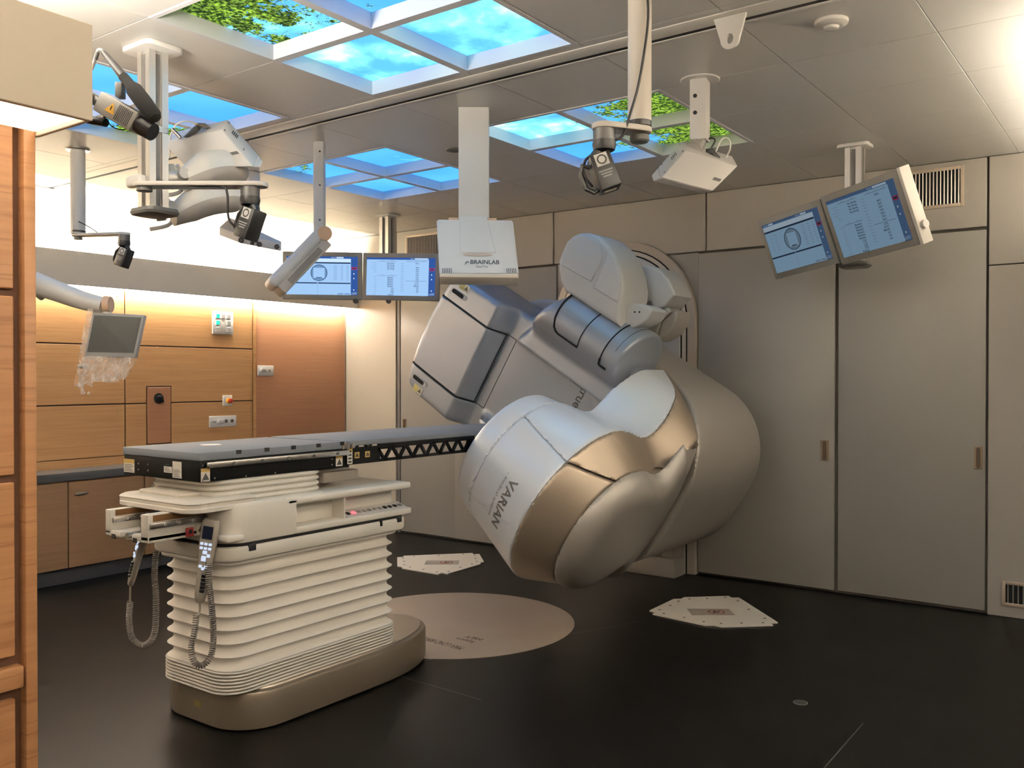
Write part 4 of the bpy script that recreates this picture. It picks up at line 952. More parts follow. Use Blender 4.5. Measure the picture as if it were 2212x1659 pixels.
def pendant(label, head, tail, facing, cord, scale=1.0, lit=True):
    h, tl = Vector(head), Vector(tail); d = (tl - h); L = d.length; d.normalize(); n = Vector(facing); n = (n - d * n.dot(d)).normalized(); s = d.cross(n)
    t = thing('hand_pendant', label, 'hand control', tl, 'hand controls hanging from the couch')
    b = MB(); prof = [(0.0, 0.024, 0.012, 0), (0.03, 0.030, 0.017, 0), (0.28, 0.031, 0.018, 0), (0.42, 0.027, 0.016, 0.0), (0.55, 0.023, 0.015, 0.0), (0.9, 0.020, 0.014, 0.0), (0.98, 0.016, 0.012, 0.0), (1.0, 0.008, 0.006, 0.0)]
    rings = []
    for f, a, c, o in prof:
        rings.append([h + d * (L * f) + s * (a * scale * (abs(math.cos(q)) ** 0.55) * (1 if math.cos(q) > 0 else -1)) + n * (c * scale * (abs(math.sin(q)) ** 0.55) * (1 if math.sin(q) > 0 else -1) + o) for q in np.linspace(0, 2 * PI, 24, endpoint=False)])
    b.loft(rings); body = b.build('body', pend_m, t, 50)
    def pad(name, f, off, w, hh, m, th=0.003, bev=0.001):
        b = MB(); b.obox(h + d * (L * f) + s * (off * scale) + n * (0.0178 * scale - 0.004 * max(0, f - 0.4)), s, d, n, w * scale, hh * scale, th * 2, bev, 1); b.build(name, m, t)
    pad('display', 0.15, 0, 0.036, 0.045, mat('display_dark', (0.01, 0.014, 0.03), 0.2))
    for r in range(2):
        for c in (-1, 0, 1): pad('key', 0.285 + 0.052 * r, c * 0.015, 0.011, 0.009, keyw)
    pad('key', 0.385, 0, 0.015, 0.012, keyw); pad('key', 0.42, -0.014, 0.011, 0.011, keyw); pad('key', 0.46, 0.002, 0.016, 0.018, keyw)
    for o_, f_ in ((-0.010, 0.555), (0.010, 0.555), (0.0, 0.58)): pad('key', f_, o_, 0.010, 0.009, keyw)
    for k in range(5): pad('wheel', 0.66 + 0.045 * k, -0.008, 0.016, 0.012, black if lit else dgrey, 0.005, 0.002)
    cd = coil(cord); cd.build('coiled_cord', mat('cord_grey', (0.17, 0.15, 0.13), 0.5), t, 60)
    tube1('cord_lead', smoothpath([tl - d * 0.01, tl + Vector((0, 0, -0.04)), Vector(cord[0])], 5), 0.004, pend_m, t)
    return t
def pz(x, y, D): return atD(x, y, D)
h1, t1 = onX(457, 1122, -3.035), onX(431, 1302, -3.075)
pendant('lit grey hand control hanging at the right of the couch foot', h1, t1, (0.55, -0.83, 0.15),
        [onX(424, 1330, -3.06), onX(420, 1365, -3.06), onX(413, 1400, -3.06), onX(420, 1430, -3.05), onX(438, 1437, -3.04), onX(456, 1415, -3.04), onX(461, 1375, -3.04), onX(457, 1310, -3.03), onX(451, 1255, -3.03), onX(450, 1215, -3.03)], 1.12)
h2, t2 = onY(308, 1168, 2.06), onY(281, 1264, 2.06)
h2 = h2 + (h2 - t2) * 0.55
pendant('grey hand control hanging at the left of the couch foot', h2, t2, (-0.35, -0.9, 0.2),
        [onY(281, 1300, 2.07), onY(279, 1345, 2.07), onY(288, 1382, 2.08), onY(312, 1394, 2.09), onY(333, 1370, 2.10), onY(337, 1300, 2.11), onY(334, 1240, 2.12), onY(338, 1190, 2.13)], 0.95)

# ================================================================== ceiling hung equipment
def depth_of(p): return float((np.array(p) - C0) @ _f)
def alu_column(t, x, y, ztop, zbot, w=0.105, d=0.105, name='column', rz=0.0):
    """slotted aluminium profile"""
    M = Matrix.Translation((x, y, 0)) @ Matrix.Rotation(rz, 4, 'Z')
    b = MB(); c = w * 0.17; hw, hd = w / 2, d / 2
    poly = []
    for sx, sy in ((1, 1), (-1, 1), (-1, -1), (1, -1)):
        pts = [(hw, c), (hw, hd), (c, hd), (c, hd * 0.72), (-c, hd * 0.72)]
    poly = [(hw, c), (hw, hd), (c, hd), (c, hd * 0.7), (-c, hd * 0.7), (-c, hd), (-hw, hd), (-hw, c), (-hw * 0.7, c), (-hw * 0.7, -c), (-hw, -c), (-hw, -hd), (-c, -hd), (-c, -hd * 0.7), (c, -hd * 0.7), (c, -hd), (hw, -hd), (hw, -c), (hw * 0.7, -c), (hw * 0.7, c)]
    b.prism(poly, zbot, ztop, M=M); o = b.build(name, alu, t, 20)
    for q in range(4):
        b = MB(); b.box((-c * 0.8, -hd * 0.74, zbot + 0.01), (c * 0.8, -hd * 0.68, ztop - 0.01), M=M @ Matrix.Rotation(q * PI / 2, 4, 'Z')); b.build('slot_shade', mat('slot_shade', (0.16, 0.155, 0.15), 0.5, 0.3), o)  # dark strips added so the slots' shade is in the colour
    return o
def mount_plate(t, x, y, hx_, hy_, rz=0.0, th=0.022):
    M = Matrix.Translation((x, y, 0)) @ Matrix.Rotation(rz, 4, 'Z')
    b = MB(); b.prism([(p.x, p.y) for p in rrect(0, 0, hx_, hy_, 0.03, 0, 4)], CZ - th, CZ - 0.0005, 0.005, 2, M=M); return b.build('ceiling_plate', whitemetal, t)

# --- room camera on a box head: black swivel camera (used three times)
def lap_camera(t, top, look, s=1.0, flip=1):
    """hangs below 'top' (underside of arm); look = horizontal facing of the label side"""
    top = Vector(top); n = Vector((look[0], look[1], 0)).normalized(); sd = Vector((-n.y, n.x, 0)) * flip; z = Vector((0, 0, 1))
    blk2 = mat('camera_black', (0.011, 0.012, 0.013), 0.42)
    cyl1('swivel_collar', top, top - z * 0.036 * s, 0.035 * s, mat('collar_grey', (0.09, 0.09, 0.09), 0.4, 0.3), t, 20)
    b = MB(); b.lathe([(0.036 * s, 0.036 * s), (0.038 * s, 0.05 * s), (0.034 * s, 0.066 * s), (0.02 * s, 0.074 * s)], top, (0, 0, -1), 20); b.build('swivel_head', blk2, t)
    b = MB(); b.tube([top - z * 0.06 * s + sd * 0.01 * s, top - z * 0.085 * s + sd * 0.028 * s, top - z * 0.11 * s + sd * 0.032 * s], 0.017 * s, 10); b.build('swivel_arm', blk2, t)
    c = top - z * 0.138 * s
    dn = (-z * 0.93 + n * 0.10 + sd * 0.33 * -1).normalized(); nn = (n - dn * n.dot(dn)).normalized(); ss = dn.cross(nn)
    b = MB(); b.obox(c, ss, dn, nn, 0.068 * s, 0.118 * s, 0.07 * s, 0.006, 2); cb = b.build('camera_body', blk2, t)
    b = MB(); b.obox(c + nn * 0.0355 * s - dn * 0.035 * s, ss, dn, nn, 0.042 * s, 0.04 * s, 0.001); lo_ = b.build('label', mat('cam_label', (0.62, 0.62, 0.6), 0.5), cb)
    b = MB(); cc = c + nn * 0.0365 * s - dn * 0.035 * s
    b.loft([[cc + ss * (r_ * s * math.cos(a)) + dn * (r_ * s * math.sin(a)) for a in np.linspace(0, 2 * PI, 20, endpoint=False)] for r_ in (0.016, 0.011)], 0, False); b.build('label_ring', black, lo_)
    b = MB()
    for k in range(3): b.obox(c + nn * 0.0357 * s + dn * (0.002 + 0.009 * k) * s, ss, dn, nn, (0.045 - 0.008 * k) * s, 0.004 * s, 0.0006)
    b.build('label_print', mat('cam_print', (0.35, 0.35, 0.35), 0.5), cb)
    b = MB(); h0 = c + ss * 0.036 * s
    b.tube([h0 - dn * 0.03 * s, h0 - dn * 0.045 * s + ss * 0.022 * s, h0 - dn * 0.02 * s + ss * 0.036 * s, h0 + dn * 0.03 * s + ss * 0.036 * s, h0 + dn * 0.05 * s + ss * 0.015 * s, h0 + dn * 0.045 * s], 0.008 * s, 8); b.build('handle', blk2, t)
    b = MB(); b.obox(c + dn * 0.0595 * s, ss, nn, dn, 0.04 * s, 0.018 * s, 0.001); b.build('end_label', lw, cb)

# right camera pole
c = Vector((-1.455, 2.73, CZ)); dp = depth_of(c)
pr = onZ(1382, -40, CZ); 
zt = atD(1382, 270, depth_of(pr)).z
t = thing('camera_pole', 'thick cream ceiling pole with a plate arm at top centre right', 'pole', pr, 'camera poles')
b = MB(); b.cyl((pr.x, pr.y, CZ), (pr.x, pr.y, zt + 0.01), 0.040, n=32); b.build('pole', mat('pole_cream', (0.68, 0.63, 0.56), 0.4), t)
cyl1('black_ring', (pr.x, pr.y, zt + 0.012), (pr.x, pr.y, zt - 0.006), 0.0405, black, t)
b = MB(); b.lathe([(0.031, 0.045), (0.033, 0.05), (0.033, 0.062), (0.028, 0.068)], (pr.x, pr.y, zt + 0.01), (0, 0, -1), 24); b.build('end_cap', dgrey, t)
pe = atD(1305, 335, depth_of(pr) * 0.985); pe.z = zt - 0.03
def slot_plate(name, a, bb, w, th, m, t, z):
    a = Vector((a.x, a.y)); bb = Vector((bb.x, bb.y)); d = (bb - a); L = d.length; d.normalize(); n = Vector((-d.y, d.x)); r = w / 2
    pts = [a + d * (-r * math.sin(q)) + n * (r * math.cos(q)) for q in np.linspace(0, PI, 10)] + [bb + d * (r * math.sin(q)) - n * (r * math.cos(q)) for q in np.linspace(0, PI, 10)]
    b = MB(); b.prism([(p.x, p.y) for p in pts], z - th / 2, z + th / 2, 0.004, 2); return b.build(name, m, t)
slot_plate('arm_plate', pr, pe, 0.082, 0.02, mat('arm_pale', (0.66, 0.62, 0.57), 0.4), t, zt - 0.018)
tube1('cable', smoothpath([(pr.x + 0.035, pr.y - 0.03, CZ), atD(1400, 40, dp - 0.06), atD(1382, 170, dp - 0.06), atD(1360, 250, dp - 0.06), atD(1345, 293, dp - 0.05), atD(1318, 308, dp - 0.05), atD(1285, 330, dp - 0.03), atD(1264, 348, dp), atD(1262, 378, dp), atD(1280, 404, dp)], 6), 0.0045, rubber, t)
lt = thing('laser_camera', 'black swivel camera under the right camera pole arm', 'camera', (pe.x, pe.y, zt - 0.03), 'black swivel cameras')
lap_camera(lt, (pe.x, pe.y, zt - 0.028), (0.75, -0.9), 1.05, -1)
# left camera pole
pl = onZ(168, 322, CZ); dl = depth_of(pl); zl = atD(168, 505, dl).z
t = thing('camera_pole', 'slim grey ceiling pole with a small camera at far left', 'pole', pl, 'camera poles')
b = MB(); b.cyl((pl.x, pl.y, CZ - 0.002), (pl.x, pl.y, zl), 0.041, n=28); b.build('pole', mat('pole_grey', (0.68, 0.66, 0.62), 0.45), t)
b = MB(); b.lathe([(0.068, 0.0005), (0.068, 0.006), (0.062, 0.011), (0.043, 0.012)], (pl.x, pl.y, CZ), (0, 0, -1), 28); b.build('ceiling_ring', steel, t)
cyl1('black_ring', (pl.x, pl.y, zl + 0.018), (pl.x, pl.y, zl + 0.006), 0.0418, black, t)
cyl1('end_cap', (pl.x, pl.y, zl - 0.018), (pl.x, pl.y, zl - 0.034), 0.024, dgrey, t)
pe2 = atD(268, 508, dl * 0.99); slot_plate('arm_plate', pl, pe2, 0.07, 0.016, whitemetal, t, zl - 0.009)
tube1('cable', smoothpath([(pl.x + 0.03, pl.y - 0.02, zl + 0.07), atD(192, 490, dl - 0.03), atD(210, 502, dl - 0.03)], 6), 0.003, rubber, t)
lt = thing('laser_camera', 'small black camera hanging from the slim left pole', 'camera', (pe2.x, pe2.y, zl - 0.017), 'black swivel cameras')
lap_camera(lt, (pe2.x, pe2.y, zl - 0.016), (0.3, -0.95), 0.95, 1)

# centre column with monitor arms and a camera plate
cc = onZ(330, 104, CZ); dc = depth_of(cc); zb = atD(330, 455, dc).z
t = thing('aluminium_column', 'thick slotted aluminium ceiling column with grey foot at left', 'column', cc)
mount_plate(t, cc.x, cc.y, 0.10, 0.085)
alu_column(t, cc.x, cc.y, CZ - 0.02, zb, 0.085, 0.085)
b = MB(); rf = lambda o, z: rrect(cc.x + 0.01, cc.y, 0.082 + o, 0.075 + o, 0.035, z, 6)
b.loft([rf(-0.02, zb - 0.024), rf(-0.004, zb - 0.02), rf(0, zb - 0.01), rf(-0.004, zb + 0.004), rf(-0.02, zb + 0.008)]); b.build('foot_cap', dgrey, t)
zj = atD(330, 282, dc).z
b = MB(); b.loft([rrect(cc.x, cc.y, 0.0445, 0.0445, 0.006, zj - 0.012, 2), rrect(cc.x, cc.y, 0.0445, 0.0445, 0.006, zj + 0.012, 2)]); b.build('joint_sleeve', alu, t)
za = atD(330, 408, dc).z
b = MB(); b.box((cc.x - 0.085, cc.y - 0.075, za + 0.002), (cc.x + 0.02, cc.y - 0.035, za + 0.05), 0.015, 3); b.build('clamp_block', whitemetal, t)
pa, pb = atD(312, 408, dc - 0.10), atD(556, 410, dc - 0.10)
slot_plate('camera_plate', pa, pb, 0.085, 0.018, mat('arm_pale', (0.66, 0.62, 0.57), 0.4), t, za - 0.006)
cyl1('pivot_cap', (pa.x, pa.y, za - 0.015), (pa.x, pa.y, za - 0.03), 0.03, dgrey, t)
tube1('cable', smoothpath([atD(338, 388, dc - 0.13), atD(370, 396, dc - 0.13), atD(430, 401, dc - 0.13), atD(480, 403, dc - 0.13), atD(491, 420, dc - 0.13), atD(492, 460, dc - 0.12), atD(500, 482, dc - 0.11), atD(525, 497, dc - 0.09)], 6), 0.0048, rubber, t)
lt = thing('laser_camera', 'black swivel camera under the plate of the aluminium column', 'camera', (atD(540, 412, dc - 0.1).x, atD(540, 412, dc - 0.1).y, za - 0.016), 'black swivel cameras')
q = atD(540, 412, dc - 0.1); lap_camera(lt, (q.x, q.y, za - 0.015), (0.1, -1.0), 1.05, 1)
# spring arms
def spring_arm(name, label, a, bb, r, drop):
    a, bb = Vector(a), Vector(bb); d = bb - a; L = d.length; d.normalize(); z = Vector((0, 0, 1)); s = d.cross(z).normalized(); u = s.cross(d)
    t = thing(name, label, 'support arm', a, 'white spring arms on the column')
    for part, sg, m in (('upper_shell', 1, white), ('lower_shell', -1, mat('shell_grey', (0.50, 0.47, 0.43), 0.45))):
        rings = []
        for f in np.linspace(0, 1, 26):
            e = math.sqrt(max(0.0, 1 - max(0, (f - 0.78) / 0.22) ** 2)) * (0.62 + 0.38 * min(1, f / 0.3)); e = max(e, 0.03)
            c = a + d * (L * f) + u * (0.02 * math.sin(PI * f) - drop * (1 - f) ** 2)
            hts = r * (1.0 if sg > 0 else 0.9 * (1.0 - 0.2 * f))
            ring_ = [c + s * (r * 1.05 * e * math.cos(q_)) + u * (sg * hts * e * math.sin(q_)) for q_ in np.linspace(0, PI, 14)] + [c - s * (r * 1.0 * e * 0.5), c, c + s * (r * 1.0 * e * 0.5)]
            rings.append(ring_)
        b = MB(); b.loft(rings); b.build(part, m, t, 50)
    b = MB(); b.obox(a - d * 0.03 - u * 0.005, d, s, u, 0.09, 0.05, 0.05, 0.012); b.build('joint_block', alu, t)
    b = MB(); b.cyl(a - s * 0.05 - d * 0.01, a + s * 0.05 - d * 0.01, 0.022, n=16); b.cyl(a - d * 0.05 - u * 0.05, a - d * 0.05 + u * 0.045, 0.02, n=16); b.build('pivot', mat('pivot_pale', (0.55, 0.53, 0.5), 0.45), t)
    b = MB(); b.tube(smoothpath([a - s * 0.05 + u * 0.05, a - s * 0.06 + u * 0.01 + d * 0.02, a - s * 0.06 - u * 0.06, a - s * 0.05 - u * 0.075 - d * 0.09], 5), 0.009, 8); b.build('cable_sleeve', whitemetal, t)
    b = MB(); p_ = a + d * (L * 0.80) + u * (r * 0.72) - s * (r * 0.5); b.cyl(p_, p_ - s * 0.02 + u * 0.02, 0.006, n=10); b.build('cap_screw', greyb, t)
    return t
spring_arm('spring_arm', 'upper white rounded spring arm behind the aluminium column', atD(395, 378, dc + 0.12), atD(533, 372, dc + 0.30), 0.085, 0.02)
spring_arm('spring_arm', 'lower white curved spring arm behind the aluminium column', atD(370, 448, dc + 0.12), atD(528, 432, dc + 0.30), 0.078, 0.035)

# --- surface scanner pods
podm = mat('pod_white', (0.66, 0.64, 0.62), 0.42)
def pod(label, face, thick, cham, vents=True, lens=False, grp='white scanner pods'):
    """face: four corners of the large flat face, thick: offset vector to the other side, cham: how far the nose edge is cut"""
    f = [Vector(p) for p in face]; th = Vector(thick); c = sum(f, Vector()) / 4 + th / 2
    t = thing('scanner_pod', label, 'scanner', c, grp)
    e = f[3] - f[0]                                                # nose side is edge 2-3
    n0, n1 = f[3] + e * cham, f[2] + (f[2] - f[1]) * cham
    b = MB(); b.hexa(f, th, 0.005, 2); bo = b.build('housing', podm, t)
    b = MB(); q = [f[3] + e * 0.004, f[2] + e * 0.004, n1 + th * 0.55, n0 + th * 0.55]
    bm = bmesh.new(); P_ = [bm.verts.new(p) for p in (f[3] + e * 0.005, f[2] + e * 0.005, f[2] + th + e * 0.005, f[3] + th + e * 0.005, n0 + th * 0.45, n1 + th * 0.45, n1 + th * 0.95, n0 + th * 0.95)]
    for fi in ((0, 1, 5, 4), (2, 3, 7, 6), (4, 5, 6, 7), (0, 4, 7, 3), (1, 2, 6, 5), (0, 3, 2, 1)): bm.faces.new([P_[i] for i in fi])
    bmesh.ops.recalc_face_normals(bm, faces=bm.faces[:]); bmesh.ops.bevel(bm, geom=bm.edges[:], offset=0.004, segments=2, affect='EDGES'); b.addbm(bm); b.build('nose', podm, t)
    u = (f[1] - f[0]).normalized(); v = (f[3] - f[0]).normalized(); n = th.normalized()
    p = f[1] + (f[2] - f[1]) * 0.60 - u * 0.03
    b = MB(); b.obox(p - n * 0.001, u, v, n, 0.035, 0.018, 0.002); b.build('dark_window', dgrey, t)
    side = f[0] if vents else f[1]
    sgn = -1 if vents else 1
    for k in range(3):
        for l in range(4):
            p = side + v * (v.dot(f[3] - f[0]) * 0.32 + 0.011 * l) + th * (0.4 + 0.1 * k) + u * 0.0012 * sgn
            b = MB(); b.cyl(p, p + u * 0.0008 * sgn, 0.0035, n=6); b.build('vent_hole', black, t)
    for a_, c_ in ((0.08, 0.12), (0.08, 0.85), (0.85, 0.12), (0.85, 0.85)):
        p = side + (f[3] - f[0]) * a_ + th * c_ + u * 0.0012 * sgn
        b = MB(); b.cyl(p, p + u * 0.0012 * sgn, 0.0045, n=8); b.build('screw', dgrey, t)
    return t
# right pod on its own post
pp = onZ(1512, 172, CZ); dpp = depth_of(pp)
t = thing('pod_post', 'square white ceiling post with two holes holding the right pod', 'post', pp, 'pod posts')
b = MB(); b.lathe([(0.088, 0.0005), (0.088, 0.004), (0.084, 0.007)], (pp.x, pp.y, CZ), (0, 0, -1), 36); b.build('ceiling_disc', whitemetal, t)
zq = atD(1512, 305, dpp).z
px_ = MB(); Mz = Matrix.Translation((pp.x, pp.y, 0)) @ Matrix.Rotation(math.radians(12), 4, 'Z')
px_.box((-0.037, -0.043, zq), (0.037, 0.043, CZ - 0.006), 0.004, 2, M=Mz); px_.build('post', podm, t)
for yy in (212, 248):
    z_ = atD(1505, yy, dpp).z; a_ = Mz @ Vector((-0.012, -0.0435, z_)); b_ = Mz @ Vector((-0.012, -0.046, z_)); cyl1('bolt_hole', a_, b_, 0.009, black, t, 12)
F_ = [atD(1481, 325, dpp - 0.10), atD(1594, 359, dpp - 0.04), atD(1540, 413, dpp - 0.11), atD(1429, 384, dpp - 0.17)]
pod('white boxy scanner pod hanging at right on the two hole post', F_, (atD(1472, 303, dpp + 0.02) - F_[0]) * 0.95, 0.30)
tube1('pod_cable', smoothpath([atD(1545, 330, dpp - 0.0), atD(1560, 300, dpp), atD(1575, 302, dpp), atD(1577, 322, dpp), atD(1568, 340, dpp)], 6), 0.004, whitemetal, t)
tube1('pod_cable', smoothpath([atD(1510, 325, dpp - 0.0), atD(1530, 300, dpp), atD(1545, 302, dpp), atD(1535, 322, dpp)], 6), 0.004, rubber, t)
b = MB(); b.obox(atD(1540, 335, dpp - 0.02), ray(1560, 350) - ray(1540, 330), (0, 0, 1), (1, 0, 0), 0.055, 0.022, 0.03, 0.003); b.build('connector', black, t)
b = MB(); b.cyl((pp.x, pp.y, zq), atD(1500, 322, dpp - 0.03), 0.03, 0.035, 16); b.build('ball_joint', alu, t)
# left near pod behind the column
d3 = 3.95
F_ = [atD(352, 309, d3 + 0.04), atD(479, 280, d3 - 0.06), atD(547, 360, d3 - 0.14), atD(402, 362, d3 - 0.02)]
pod('large white scanner pod behind the aluminium column', F_, (atD(493, 257, d3 + 0.05) - F_[1]) * 0.95, 0.16, vents=False)
t = thing('pod_cable_set', 'grey cable and connectors on top of the large left pod', 'cable', atD(440, 275, d3))
tube1('cable', smoothpath([atD(366, 340, d3 + 0.05), atD(367, 300, d3 + 0.05), atD(380, 270, d3 + 0.05), atD(405, 262, d3 + 0.05), atD(425, 268, d3 + 0.03)], 6), 0.004, whitemetal, t)
b = MB(); b.obox(atD(418, 284, d3), ray(430, 270) - ray(405, 295), (0, 1, 0.2), (1, 0, 0), 0.07, 0.04, 0.022, 0.003); b.build('connector', dgrey, t)
b = MB(); b.obox(atD(437, 272, d3), ray(430, 265) - ray(446, 278), (0, 1, 0.2), (1, 0, 0), 0.035, 0.045, 0.03, 0.004); b.build('plug_shell', steel, t)
tube1('plug', [atD(372, 279, d3), atD(385, 292, d3), atD(390, 298, d3)], 0.008, steel, t)
# lower left pod with lenses on a post
pq = onZ(540, 372, CZ); dq = depth_of(pq)
t = thing('pod_post', 'square white ceiling post holding the left lens pod', 'post', pq, 'pod posts')
px_ = MB(); z_ = atD(540, 500, dq).z; px_.box((pq.x - 0.045, pq.y - 0.045, z_), (pq.x + 0.045, pq.y + 0.045, CZ - 0.001), 0.004, 2); px_.build('post', podm, t)
F_ = [atD(496, 476, dq - 0.06), atD(472, 492, dq - 0.12), atD(516, 528, dq - 0.20), atD(522, 500, dq - 0.12)]
b0 = [atD(472, 491, dq - 0.10), atD(492, 474, dq + 0.10), atD(596, 505, dq + 0.10), atD(612, 540, dq - 0.10), atD(514, 527, dq - 0.12)]
lp = thing('scanner_pod', 'white scanner pod with round lenses below the left post', 'scanner', b0[0], 'white scanner pods')
b = MB(); b.hexa([atD(474, 490, dq - 0.05), atD(497, 470, dq + 0.14), atD(608, 522, dq + 0.14), atD(606, 524, dq - 0.06), atD(520, 507, dq - 0.14)], (0, 0, -0.055), 0.004); b.build('housing', podm, lp)
b = MB(); lens_y = []
for x_, y_, r_ in ((521, 519, 0.018), (545, 525, 0.013), (560, 528, 0.017), (598, 533, 0.016)):
    p = atD(x_, y_, dq - 0.12); v_ = (Vector(C0) - p).normalized(); q_ = MB(); q_.cyl(p + v_ * 0.06, p + v_ * 0.02, r_, n=18); lo_ = q_.build('lens', black, lp)
    q_ = MB(); q_.cyl(p + v_ * 0.0615, p + v_ * 0.058, r_ * 0.5, n=14); q_.build('lens_glass', mat('lens_glass', (0.10, 0.10, 0.11), 0.1), lo_)

# --- white detector panels on ceiling posts
def frame_from(a, bb, c):                                          # a top left, bb top right, c bottom left
    u = (Vector(bb) - Vector(a)).normalized(); v = (Vector(a) - Vector(c)); v = (v - u * v.dot(u)).normalized(); return u, v, u.cross(v)
pc = onZ(1024, 236, CZ); dpc = depth_of(pc)
t = thing('detector_panel', 'white hanging detector panel with dark maker lettering over the couch', 'detector panel', pc, 'hanging detector panels')
pan_m = mat('panel_white', (0.71, 0.71, 0.71), 0.4)
zbm = atD(1024, 480, dpc).z
L_, R_ = atD(992, 300, dpc), atD(1057, 300, dpc); uu = (R_ - L_).normalized(); vv = Vector((0, 0, 1)); nn = uu.cross(vv)
b = MB(); b.obox(Vector((pc.x, pc.y, (CZ + zbm) / 2)) , uu, vv, nn, (R_ - L_).length, CZ - zbm - 0.002, 0.09, 0.004, 2); b.build('post', pan_m, t)
dA, dB = dpc - 0.13, dpc - 0.25
TL, TR, BL, BR = atD(943, 473, dA), atD(1108, 475, dA), atD(949, 592, dB), atD(1121, 592, dB)
u, v, n = frame_from(TL, TR, BL)
b = MB(); bm = bmesh.new()
f0 = [bm.verts.new(p) for p in (TL, TR, BR, BL)]; f1 = [bm.verts.new(p - n * 0.07) for p in (TL, TR, BR, BL)]
bm.faces.new(f0); bm.faces.new(f1[::-1])
for i in range(4): bm.faces.new((f0[i], f1[i], f1[(i + 1) % 4], f0[(i + 1) % 4]))
bmesh.ops.recalc_face_normals(bm, faces=bm.faces[:]); bmesh.ops.bevel(bm, geom=bm.edges[:], offset=0.006, segments=2, affect='EDGES'); b.addbm(bm); pf = b.build('panel_shell', pan_m, t)
def onp(fx, fy, o=0.001): return TL.lerp(TR, fx).lerp(BL.lerp(BR, fx), fy) + n * o
b = MB(); b.hexa([onp(0.30, -0.05, 0.006), onp(0.66, -0.05, 0.006), onp(0.735, 0.62, 0.004), onp(0.28, 0.62, 0.004)], -n * 0.01, 0.002, 1); b.build('raised_field', pan_m, t)
b = MB(); b.add([onp(0.5 + 0.19 * math.cos(a), 0.655 + 0.03 * math.sin(a), 0.0055) for a in np.linspace(0, 2 * PI, 28, endpoint=False)], [list(range(28))]); b.build('beige_oval', mat('oval_beige', (0.56, 0.47, 0.41), 0.5), t)
b = MB()
put_text(b, 'BRAINLAB', onp(0.40, 0.82, 0.0015), u, v, 0.022, width=(TR - TL).length * 0.37, bold=True)
put_text(b, 'ExacTrac', onp(0.47, 0.885, 0.0015), u, v, 0.012, width=(TR - TL).length * 0.15)
for k in range(4): b.tube([onp(0.33 + 0.006 * k, 0.835 - 0.012 * k, 0.0018), onp(0.345 + 0.008 * k, 0.79 - 0.004 * k, 0.0018), onp(0.375 + 0.003 * k, 0.775 + 0.008 * k, 0.0018)], 0.0013, 5)
b.build('lettering', mat('letter_navy', (0.05, 0.055, 0.065), 0.5), pf)
for x0 in (0.04, 0.85):
    for k in range(6):
        b = MB(); b.hexa([onp(x0 + 0.022 * k, 0.90, 0.001), onp(x0 + 0.022 * k + 0.008, 0.90, 0.001), onp(x0 + 0.022 * k + 0.008, 0.985, 0.001), onp(x0 + 0.022 * k, 0.985, 0.001)], n * 0.0008); b.build('vent_slot', black, t)
lo_z = BL + (BR - BL) * 0.5
b = MB(); b.obox(lo_z - n * 0.03 - v * 0.012, u, v, n, (BR - BL).length * 0.99, 0.02, 0.075, 0.004); b.build('lower_rim', beige, t)
for fx in (0.37, 0.66):
    pass
for fx in (0.22, 0.72):
    b = MB(); b.obox(onp(fx, -0.02, -0.03), u, v, n, 0.05, 0.03, 0.03, 0.004); b.build('hinge_block', peach, t)
# side view detector panel
ps = onZ(690, 306, CZ); ds = depth_of(ps); zsb = atD(690, 505, ds).z
t = thing('detector_panel', 'white detector panel seen edge on from a slim ceiling post', 'detector panel', ps, 'hanging detector panels')
L_, R_ = atD(677, 400, ds), atD(702, 400, ds); uu = (R_ - L_).normalized()
b = MB(); b.obox(Vector((ps.x, ps.y, (CZ + zsb) / 2)), uu, (0, 0, 1), uu.cross(Vector((0, 0, 1))), 0.062, CZ - zsb - 0.002, 0.062, 0.012, 2); b.build('post', pan_m, t)
for yy in (327, 400, 475):
    p = atD(691, yy, ds - 0.033); cyl1('bolt_hole', p, p - Vector(_f) * 0.004, 0.005, black, t, 10)
# slab from hinge (690,510) down to (590,620)
A_, B_ = atD(690, 505, ds - 0.02), atD(588, 612, ds - 0.10)
d_ = (B_ - A_).normalized(); view = Vector(ray(640, 560)).normalized(); nside = d_.cross(view).normalized()
if nside.z > 0: nside = -nside
wid = 0.36; wv = (view - d_ * view.dot(d_)).normalized()
cen = (A_ + B_) / 2 + nside * 0.025 + wv * (wid / 2 - 0.05)
LL = (B_ - A_).length
b = MB(); b.obox(cen - nside * 0.022, d_, wv, nside, LL * 1.06, wid, 0.072, 0.03, 4); b.build('upper_shell', pan_m, t)
b = MB(); b.obox(cen + nside * 0.036, d_, wv, nside, LL * 0.98, wid * 0.94, 0.06, 0.008, 2); ls = b.build('lower_shell', mat('shell_grey2', (0.50, 0.49, 0.47), 0.45), t)
b = MB(); b.obox(cen + nside * 0.038 - wv * (wid * 0.47 + 0.001), d_, nside, wv, LL * 0.66, 0.036, 0.002); b.build('side_slot', mat('slot_dark', (0.18, 0.18, 0.175), 0.5), ls)
b = MB(); b.cyl(A_ - d_ * 0.015 - wv * 0.05 + nside * 0.02, A_ - d_ * 0.015 + wv * 0.20 + nside * 0.02, 0.04, n=22); b.build('hinge_cap', peach, t)

